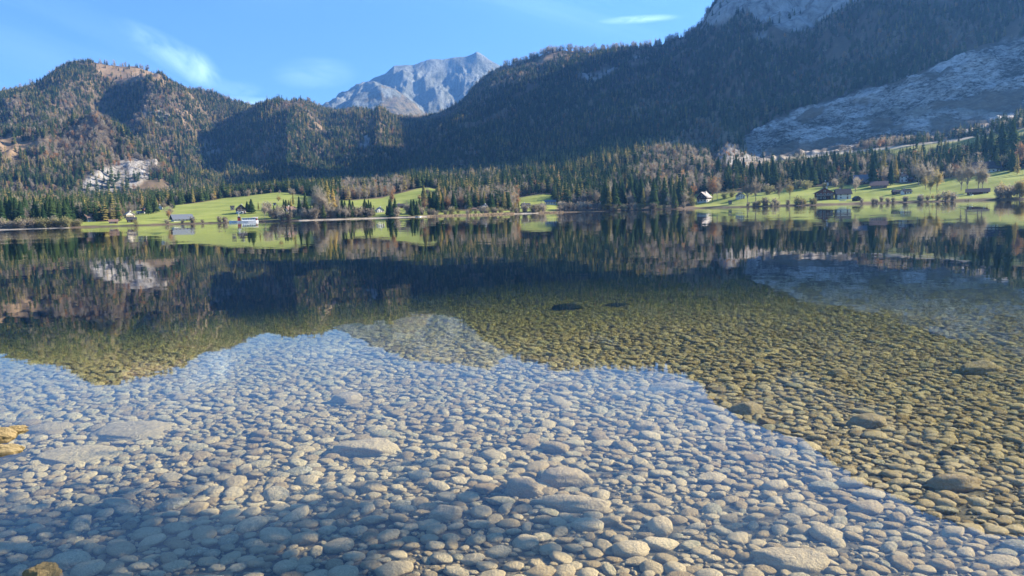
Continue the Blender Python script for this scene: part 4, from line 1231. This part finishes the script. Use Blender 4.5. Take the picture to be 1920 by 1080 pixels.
# ------------------------------------------------------------------ houses
def house(name, px, py, wpx, label, cat='house', walls='white', roof='darkroof', depth=.8, hf=.55, pitch=.5, rz=0.0, upper=None, ridge='x', balcony=False, chimneys=1, nwin=3, floors=2, hip=False, dmin=0, door=True):
    """w = wall length facing the lake; ridge 'x' shows the eaves to the lake, 'y' shows the gable"""
    x, y, z, d = hit(px, py, dmin=dmin)
    w_ = wpx * d / FPX / (math.cos(rz) + depth * abs(math.sin(rz))) / 1.08; dp = w_ * depth; hw = w_ * hf
    az = math.atan2(x, y)
    e = empty(name, (x, y, z - .2), -az + rz)
    hx, hy = w_ / 2, dp / 2
    span = hy if ridge == 'x' else hx
    rh = span * pitch * 1.25
    b = MB()
    if upper: split = hw * .5
    wm = [M[walls]] + ([M[upper]] if upper else [])
    z1 = hw
    if upper:
        b.box(-hx, hx, -hy, hy, -1.5, split, 0); b.box(-hx - .05, hx + .05, -hy - .05, hy + .05, split + .003, z1, 1)
    else:
        b.box(-hx, hx, -hy, hy, -1.5, z1, 0)
    gm = 1 if upper else 0
    if not hip:
        if ridge == 'x':
            b.add([(-hx, -hy, z1), (-hx, hy, z1), (-hx, 0, z1 + rh), (hx, -hy, z1), (hx, hy, z1), (hx, 0, z1 + rh)], [(0, 2, 1), (3, 4, 5)], gm)
        else:
            b.add([(-hx, -hy, z1), (hx, -hy, z1), (0, -hy, z1 + rh), (-hx, hy, z1), (hx, hy, z1), (0, hy, z1 + rh)], [(0, 1, 2), (3, 5, 4)], gm)
    b.build('wall', wm, e)
    ov = .09 * w_; t = .25
    r_ = MB()
    if hip:
        ix = max(hx - hy, hx * .15)
        vs = [(-hx - ov, -hy - ov, z1 - .1), (hx + ov, -hy - ov, z1 - .1), (hx + ov, hy + ov, z1 - .1), (-hx - ov, hy + ov, z1 - .1), (-ix, 0, z1 + rh), (ix, 0, z1 + rh)]
        vs2 = [(a, c, q - t) for a, c, q in vs[:4]]
        r_.add(vs + vs2, [(0, 1, 5, 4), (1, 2, 5), (2, 3, 4, 5), (3, 0, 4), (6, 7, 1, 0), (7, 8, 2, 1), (8, 9, 3, 2), (9, 6, 0, 3), (9, 8, 7, 6)])
    else:
        L = hx + ov if ridge == 'x' else hy + ov
        Wd = (hy if ridge == 'x' else hx)
        sl = rh / Wd; we = Wd + ov; ze = z1 + rh - we * sl
        prof = [(-we, ze), (0, z1 + rh), (we, ze), (we, ze + t), (0, z1 + rh + t), (-we, ze + t)]
        vs = []
        for s_ in (-L, L):
            for (q, zz) in prof: vs.append((s_, q, zz + .02) if ridge == 'x' else (q, s_, zz + .02))
        fs = [(0, 1, 4, 5), (1, 2, 3, 4), (6, 11, 10, 7), (7, 10, 9, 8), (0, 6, 7, 1), (1, 7, 8, 2), (5, 4, 10, 11), (4, 3, 9, 10), (0, 5, 11, 6), (2, 8, 9, 3)]
        r_.add(vs, fs)
    ro = r_.build('roof', M[roof], e)
    for k in range(chimneys):
        c_ = MB(); cx = hx * (-.35 + .7 * k) if ridge == 'x' else hx * .3
        cy = hy * .25
        c_.box(cx - .4, cx + .4, cy - .4, cy + .4, z1 + rh * .4, z1 + rh + .9); c_.box(cx - .5, cx + .5, cy - .5, cy + .5, z1 + rh + .9, z1 + rh + 1.05)
        c_.build('chimney', M['white'], ro)
    fh = hw / floors
    ww = min(1.1, w_ / nwin * .45); wh = min(1.2, fh * .5)

    def win(cx, cz, face, off):
        f_, g_ = MB(), MB()
        def bx_(mb, dw, dh, p0, p1):
            if face == 'f': mb.box(cx - dw, cx + dw, -off - p1, -off - p0, cz - dh, cz + dh)
            else: mb.box(off + p0, off + p1, cx - dw, cx + dw, cz - dh, cz + dh)
        bx_(f_, ww / 2 + .12, wh / 2 + .12, -.05, .05); fo = f_.build('window', M['frame'], e)
        bx_(g_, ww / 2, wh / 2, .052, .07); g_.build('pane', M['glass'], fo)
    ndoor = random.randrange(nwin) if door else -1
    for fl in range(floors):
        off = .05 if upper and (fl + .5) * fh > split else 0
        for k in range(nwin):
            cx = -hx + w_ * (k + .5) / nwin; cz = fh * (fl + .52)
            if fl == 0 and k == ndoor:
                dr = MB(); dr.box(cx - .5, cx + .5, -hy - .06, -hy + .05, .1, min(2.1, fh * .9)); do_ = dr.build('door', M['redwood'], e)
                kn = MB(); kn.box(cx + .3, cx + .4, -hy - .12, -hy - .062, 1.0, 1.1); kn.build('handle', M['metal'], do_)
            else: win(cx, cz, 'f', hy + off)
        for cy in (-hy * .45, hy * .45): win(cy, fh * (fl + .52), 's', hx + off)
    if ridge == 'y' and rh > 2.2 and not hip: win(0, z1 + rh * .35, 'f', hy + (.0 if upper else 0))
    if balcony:
        bl = MB(); zb = fh * (floors - 1) + .1
        bl.box(-hx * .95, hx * .95, -hy - 1.3, -hy - .06, zb - .15, zb); bl.box(-hx * .95, hx * .95, -hy - 1.3, -hy - 1.22, zb + .3, zb + 1.0)
        for q in np.linspace(-hx * .93, hx * .93, 7): bl.box(q - .06, q + .06, -hy - 1.295, -hy - 1.225, zb + .002, zb + .3)
        bl.build('balcony', M['greywood' if walls != 'white' else 'darkwood'], e)
    tag(e, label, cat)
    return e


HS = [
    ('farmhouse', 170, 415, 24, 'white farmhouse with a big brown roof on the left shore', dict(roof='brownroof', depth=.9, hf=.30, pitch=.75, rz=.5, ridge='x')),
    ('house', 192, 411, 13, 'small white house with dark roof right of the brown-roofed farmhouse', dict(rz=.5, nwin=2)),
    ('boathouse', 213, 419, 14, 'low grey boathouse at the water under the wide leafless tree', dict(walls='greywood', roof='brownroof', hf=.28, floors=1, nwin=2, chimneys=0, cat='boathouse')),
    ('house', 243, 409, 17, 'cream chalet with pale roof directly above a dark boathouse', dict(walls='cream', roof='paleroof', ridge='y', rz=.35, hf=.5, balcony=True)),
    ('boathouse', 247, 417, 15, 'dark wooden boathouse at the water below the cream chalet', dict(walls='darkwood', roof='darkroof', hf=.35, floors=1, nwin=2, chimneys=0, cat='boathouse')),
    ('garage', 262, 401, 9, 'tiny white garage between the two chalets at the meadow foot', dict(hf=.3, floors=1, nwin=2, chimneys=0, roof='greyroof', cat='garage')),
    ('house', 276, 399, 17, 'white chalet with red-brown timber at the left end of the large meadow', dict(upper='redwood', roof='brownroof', ridge='y', rz=.35, balcony=True)),
    ('house', 299, 393, 11, 'small white house highest at the left end of the large meadow', dict(ridge='y', nwin=2, rz=.4)),
    ('barn', 341, 414, 36, 'long barn with blue-grey roof and white end wall on the large meadow', dict(walls='white', roof='greyroof', upper='darkwood', depth=.4, hf=.16, pitch=.75, floors=1, nwin=5, chimneys=0, rz=.35, cat='barn')),
    ('hut', 436, 394, 7, 'small wooden hay hut standing alone on the large meadow', dict(walls='greywood', roof='darkroof', hf=.95, floors=1, nwin=1, chimneys=0, door=False, cat='hut')),
    ('house', 452, 400, 18, 'dark timber chalet with white ground floor above the landing stage', dict(upper='darkwood', ridge='y', hf=.55, rz=.15, pitch=.7)),
    ('house', 545, 397, 20, 'house with a wide grey-brown roof among leafless shrubs', dict(roof='brownroof', hf=.26, rz=.45, floors=1, pitch=.75)),
    ('shed', 515, 385, 5, 'tiny white shed above the leafless trees right of the boat', dict(hf=.7, floors=1, nwin=1, chimneys=0, cat='shed', dmin=700)),
    ('house', 712, 398, 17, 'white-gabled chalet at the foot of the middle meadow', dict(ridge='y', hf=.32, rz=.35, roof='greyroof', pitch=.6)),
    ('house', 751, 390, 16, 'dark brown house among shrubs right of the middle meadow trees', dict(walls='darkwood', roof='darkroof', hf=.35, rz=.2)),
    ('hut', 780, 397, 6, 'pale blue narrow hut among shrubs near the water', dict(walls='blue', hf=1.2, nwin=1, chimneys=0, door=False, cat='hut')),
    ('boathouse', 783, 401, 12, 'small white boathouse below the pale blue hut', dict(hf=.4, floors=1, nwin=2, chimneys=0, cat='boathouse')),
    ('house', 877, 391, 12, 'narrow white house with steep gable below a russet tree', dict(ridge='y', hf=.5, pitch=.95, nwin=2, rz=.3, roof='paleroof')),
    ('shed', 889, 394, 9, 'low shed with orange-brown roof beside the steep-gabled house', dict(walls='greywood', roof='brownroof', hf=.25, floors=1, nwin=2, chimneys=0, cat='shed')),
    ('house', 909, 392, 16, 'chalet with broad pale roof above the reed bank', dict(roof='paleroof', ridge='y', hf=.4, rz=.4, walls='white', balcony=True)),
    ('house', 986, 390, 20, 'white lakeside house with a dark roof and bright end wall', dict(hf=.36, rz=.5, floors=2)),
    ('bungalow', 1032, 383, 20, 'long low white bungalow on the dark green bank', dict(roof='greyroof', hf=.26, floors=1, nwin=4, chimneys=0, depth=.5, cat='bungalow')),
    ('house', 1320, 378, 27, 'dark timber chalet with a sunlit pale roof at the water', dict(upper='darkwood', walls='white', roof='paleroof', hf=.42, ridge='y', rz=-.55, pitch=.7, balcony=True)),
    ('house', 1388, 373, 17, 'white-walled chalet with brown roof beside the tall leafless trees', dict(roof='brownroof', ridge='y', hf=.45, rz=.45, pitch=.6)),
    ('boathouse', 1369, 383, 6, 'tiny dark hut on the water between the two chalets', dict(walls='darkwood', hf=1.0, floors=1, nwin=1, chimneys=0, door=False, cat='hut')),
    ('house', 1545, 374, 33, 'big dark brown timber chalet with balconies at the water', dict(walls='darkwood', upper='redwood', roof='darkroof', hf=.40, pitch=.42, depth=.6, ridge='y', balcony=True, nwin=5, rz=.1, chimneys=1)),
    ('house', 1580, 373, 28, 'white house with large dark roof next to the big brown chalet', dict(hf=.42, pitch=.75, depth=.7, nwin=2, rz=.3, chimneys=1)),
    ('boathouse', 1606, 377, 15, 'dark boathouse with sunlit end wall right of the white house', dict(walls='darkwood', ridge='y', hf=.42, floors=1, nwin=1, chimneys=0, rz=.5, cat='boathouse')),
    ('house', 1549, 348, 8, 'tiny white house up the meadow above the big brown chalet', dict(hf=.8, nwin=1, hip=True)),
    ('barn', 1615, 345, 24, 'barn with a shining blue-grey metal roof among spruces', dict(walls='darkwood', roof='greyroof', hf=.24, pitch=.9, floors=1, nwin=3, chimneys=0, cat='barn')),
    ('shed', 1648, 352, 26, 'long low brown shed on the meadow below the barn', dict(walls='greywood', roof='brownroof', hf=.18, floors=1, nwin=4, chimneys=0, cat='shed')),
    ('house', 1660, 338, 15, 'dark house half hidden behind the orange larches', dict(walls='darkwood', roof='darkroof', hf=.4)),
    ('manor_house', 1694, 341, 15, 'pale two-storey manor house with a dark hipped roof', dict(hip=True, hf=.78, pitch=.7, nwin=2, rz=.2)),
    ('annex', 1707, 341, 9, 'dark low annex right of the pale manor house', dict(walls='darkwood', hf=.6, floors=1, nwin=1, chimneys=0, cat='shed')),
    ('cottage', 1680, 364, 14, 'dark wooden cottage at the water below the manor house', dict(walls='darkwood', hf=.38, floors=1, nwin=2, rz=.3, cat='cottage')),
    ('cottage', 1699, 364, 18, 'white cottage with two bright gables at the water', dict(hf=.36, floors=1, nwin=3, rz=.5, cat='cottage')),
    ('farmhouse', 1848, 323, 40, 'big farmhouse with a long dark roof and white walls on the right meadow', dict(hf=.24, pitch=.8, depth=.5, nwin=6, rz=.3, chimneys=2)),
    ('house', 1823, 319, 11, 'small white house just left of the big farmhouse', dict(hf=.4, nwin=2, floors=1, rz=.3)),
    ('boathouse', 1833, 364, 31, 'long red-brown boathouse at the water near the right edge', dict(walls='redwood', roof='brownroof', hf=.16, floors=1, nwin=3, chimneys=0, depth=.45, cat='boathouse')),
]
for nm, px, py, wp, lab, kw in HS:
    kw = dict(kw); cat = kw.pop('cat', 'house')
    house(nm, px, py, wp, lab, cat, **kw)

# ------------------------------------------------------------------ passenger boat at its landing stage
a = math.radians(azel(457, 412)[0]); d = float(np.interp(a, AZ, dS)) - 9
sb = empty('passenger_boat', (d * math.sin(a), d * math.cos(a), 0), -a + .05)
h = MB()
st = [(-10.5, .2, 1.9), (-9, 1.5, 1.5), (-5, 2.2, 1.25), (3, 2.3, 1.2), (9, 1.9, 1.3), (10.5, 1.3, 1.5)]
vs = []
for (sx, hwid, zt) in st: vs += [(sx, -hwid * .8, -.4), (sx, -hwid, zt), (sx, hwid, zt), (sx, hwid * .8, -.4)]
fs = []
for i in range(len(st) - 1):
    for k in range(4):
        fs.append((4 * i + k, 4 * (i + 1) + k, 4 * (i + 1) + (k + 1) % 4, 4 * i + (k + 1) % 4))
fs += [(3, 2, 1, 0), tuple(4 * (len(st) - 1) + k for k in range(4))]
h.add(vs, fs); h.build('hull', M['boatwhite'], sb)
c = MB(); c.box(-1.5, 8.5, -1.7, 1.7, 1.25, 3.3); cb = c.build('cabin', M['boatwhite'], sb)
for q in np.arange(-.8, 8, 1.25):
    g = MB(); g.box(q, q + .85, -1.76, -1.703, 2.0, 2.9); g.build('window', M['glass'], cb)
r_ = MB(); r_.box(-1.9, 9.0, -2.0, 2.0, 3.303, 3.45); r_.build('roof', M['boatwhite'], sb)
p = MB(); p.box(-4.4, -2.2, -1.3, 1.3, 1.3, 4.6); wb = p.build('wheelhouse', M['red'], sb)
g = MB(); g.box(-4.1, -2.5, -1.36, -1.303, 3.3, 4.2); g.build('window', M['glass'], wb)
r_ = MB(); r_.box(-4.7, -1.9, -1.5, 1.5, 4.603, 4.75); r_.build('wheelhouse_roof', M['boatwhite'], sb)
mst = MB(); mst.tube((-3.3, 0, 4.7), (-3.3, 0, 8.4), .16, .08); mst.tube((-3.9, 0, 7.2), (-2.7, 0, 7.2), .06, .06); mst.build('mast', M['boatwhite'], sb)
rl = MB()
for q in np.arange(-9.5, -4.6, .8):
    rl.tube((q, -1.7, 1.3), (q, -1.7, 2.3), .04, .04, 4)
rl.tube((-9.6, -1.7, 2.3), (-4.5, -1.7, 2.3), .05, .05, 4); rl.build('railing', M['boatwhite'], sb)
fl = MB(); fl.tube((9.9, 0, 1.4), (10.4, 0, 4.2), .06, .04); fl.build('flagpole', M['boatwhite'], sb)
ss = MB(); ss.box(-8.6, -4.9, -2.32, -2.2, .75, .95); ss.build('stripe', M['blue'], sb)
tag(sb, 'white passenger boat with a red wheelhouse moored below the dark chalet', 'boat')
js = empty('landing_stage', ((d + 6.5) * math.sin(a), (d + 6.5) * math.cos(a), 0), -a)
dk = MB(); dk.box(-13, 14, -1.5, 1.5, .55, .75); dk.build('deck', M['greywood'], js)
for q in (-12.6, -6, 0, 6, 13.4):
    pp = MB(); pp.tube((q, -1.35, -3), (q, -1.35, 3.4 if abs(q) > 12 else 1.4), .2, .16); pp.build('post', M['greywood'], js)
tag(js, 'grey wooden landing stage behind the white passenger boat', 'jetty')
hx_ = math.sin(a) * (d + 10); hy_ = math.cos(a) * (d + 10)
kx = empty('ticket_hut', (hx_ + 9, hy_, .6), -a)
k = MB(); k.box(-1.6, 1.6, -1.2, 1.2, -.6, 2.3); k.build('wall', M['red'], kx)
k = MB(); k.add([(-2, -1.6, 2.25), (2, -1.6, 2.25), (2, 1.6, 2.25), (-2, 1.6, 2.25), (-2, 0, 3.3), (2, 0, 3.3)], [(0, 1, 5, 4), (2, 3, 4, 5), (1, 2, 5), (3, 0, 4), (3, 2, 1, 0)]); k.build('roof', M['paleroof'], kx)
k = MB(); k.box(-.5, .5, -1.26, -1.203, .9, 1.8); k.build('window', M['glass'], kx)
tag(kx, 'small red hut with pale roof at the end of the landing stage', 'hut')


# ------------------------------------------------------------------ rowing boats, jetties, posts and fence
def rowboat(px, py, L, label, mat='boatwhite', on_water=False, rz=0.0):
    if on_water:
        a_ = math.radians(azel(px, py)[0]); d_ = float(np.interp(a_, AZ, dS)) - 6
        x_, y_, z_ = d_ * math.sin(a_), d_ * math.cos(a_), 0.0
    else: x_, y_, z_, d_ = hit(px, py)
    e = empty('rowing_boat', (x_, y_, z_), -math.atan2(x_, y_) + rz)
    h_ = MB(); vs, fs = [], []
    for (t, wd_, zt) in ((-.5, .35, .55), (-.3, .75, .5), (0, .85, .5), (.3, .6, .55), (.5, .05, .75)):
        vs += [(t * L, -wd_ * .55, -.1), (t * L, -wd_, zt), (t * L, wd_, zt), (t * L, wd_ * .55, -.1)]
    for i in range(4):
        for k_ in (0, 2, 3):
            fs.append((4 * i + k_, 4 * i + 4 + k_, 4 * i + 4 + (k_ + 1) % 4, 4 * i + (k_ + 1) % 4))
    fs += [(3, 2, 1, 0)]
    h_.add(vs, fs); h_.build('hull', M[mat], e)
    for q in (-.25, .1):
        s_ = MB(); s_.box(q * L - .12, q * L + .12, -.6, .6, .34, .38); s_.build('seat', M['greywood'], e)
    return tag(e, label, 'boat', 'rowing boats on the far shore')


rowboat(1580, 377, 5, 'white rowing boat at the water in front of the white house', rz=.3)
rowboat(1801, 366, 8, 'pale long rowing boat drawn up left of the red-brown boathouse', rz=.2)
rowboat(1822, 367, 4, 'short white rowing boat below the red-brown boathouse', rz=1.2)
rowboat(1728, 366, 4, 'white rowing boat under the bright yellow tree', rz=.9)
rowboat(784, 403, 5, 'white rowing boat in front of the small white boathouse', on_water=True, rz=.4)


def jetty(px, L, label):
    a_ = math.radians(azel(px, 400)[0]); d_ = float(np.interp(a_, AZ, dS))
    e = empty('jetty', (d_ * math.sin(a_), d_ * math.cos(a_), 0), -a_)
    k_ = MB(); k_.box(-1, 1, -L, 2, .5, .65); k_.build('deck', M['greywood'], e)
    for q in np.arange(-L + .3, 0, 3.0):
        for s_ in (-.9, .9):
            k_ = MB(); k_.tube((s_, q, -3), (s_, q, .9), .12, .1); k_.build('post', M['darkwood'], e)
    tag(e, label, 'jetty', 'wooden jetties')


jetty(255, 9, 'short wooden jetty below the dark boathouse at the left'); jetty(1615, 8, 'short wooden jetty right of the dark boathouse'); jetty(1812, 9, 'wooden jetty by the slender leafless trees')

# ------------------------------------------------------------------ haze
hz = MB(); hz.box(-4200, 4200, -300, 7900, -90, 2100)
mt, nt, out = newmat('haze')
pv = N(nt, 'ShaderNodeVolumePrincipled', {'Color': (0.16, 0.43, 1.0, 1), 'Density': 0.00008, 'Anisotropy': 0.35})
nt.links.new(pv.outputs[0], out.inputs['Volume'])
tag(hz.build('haze', mt), 'thin blue air between the near lake and the far mountains', kind='stuff')
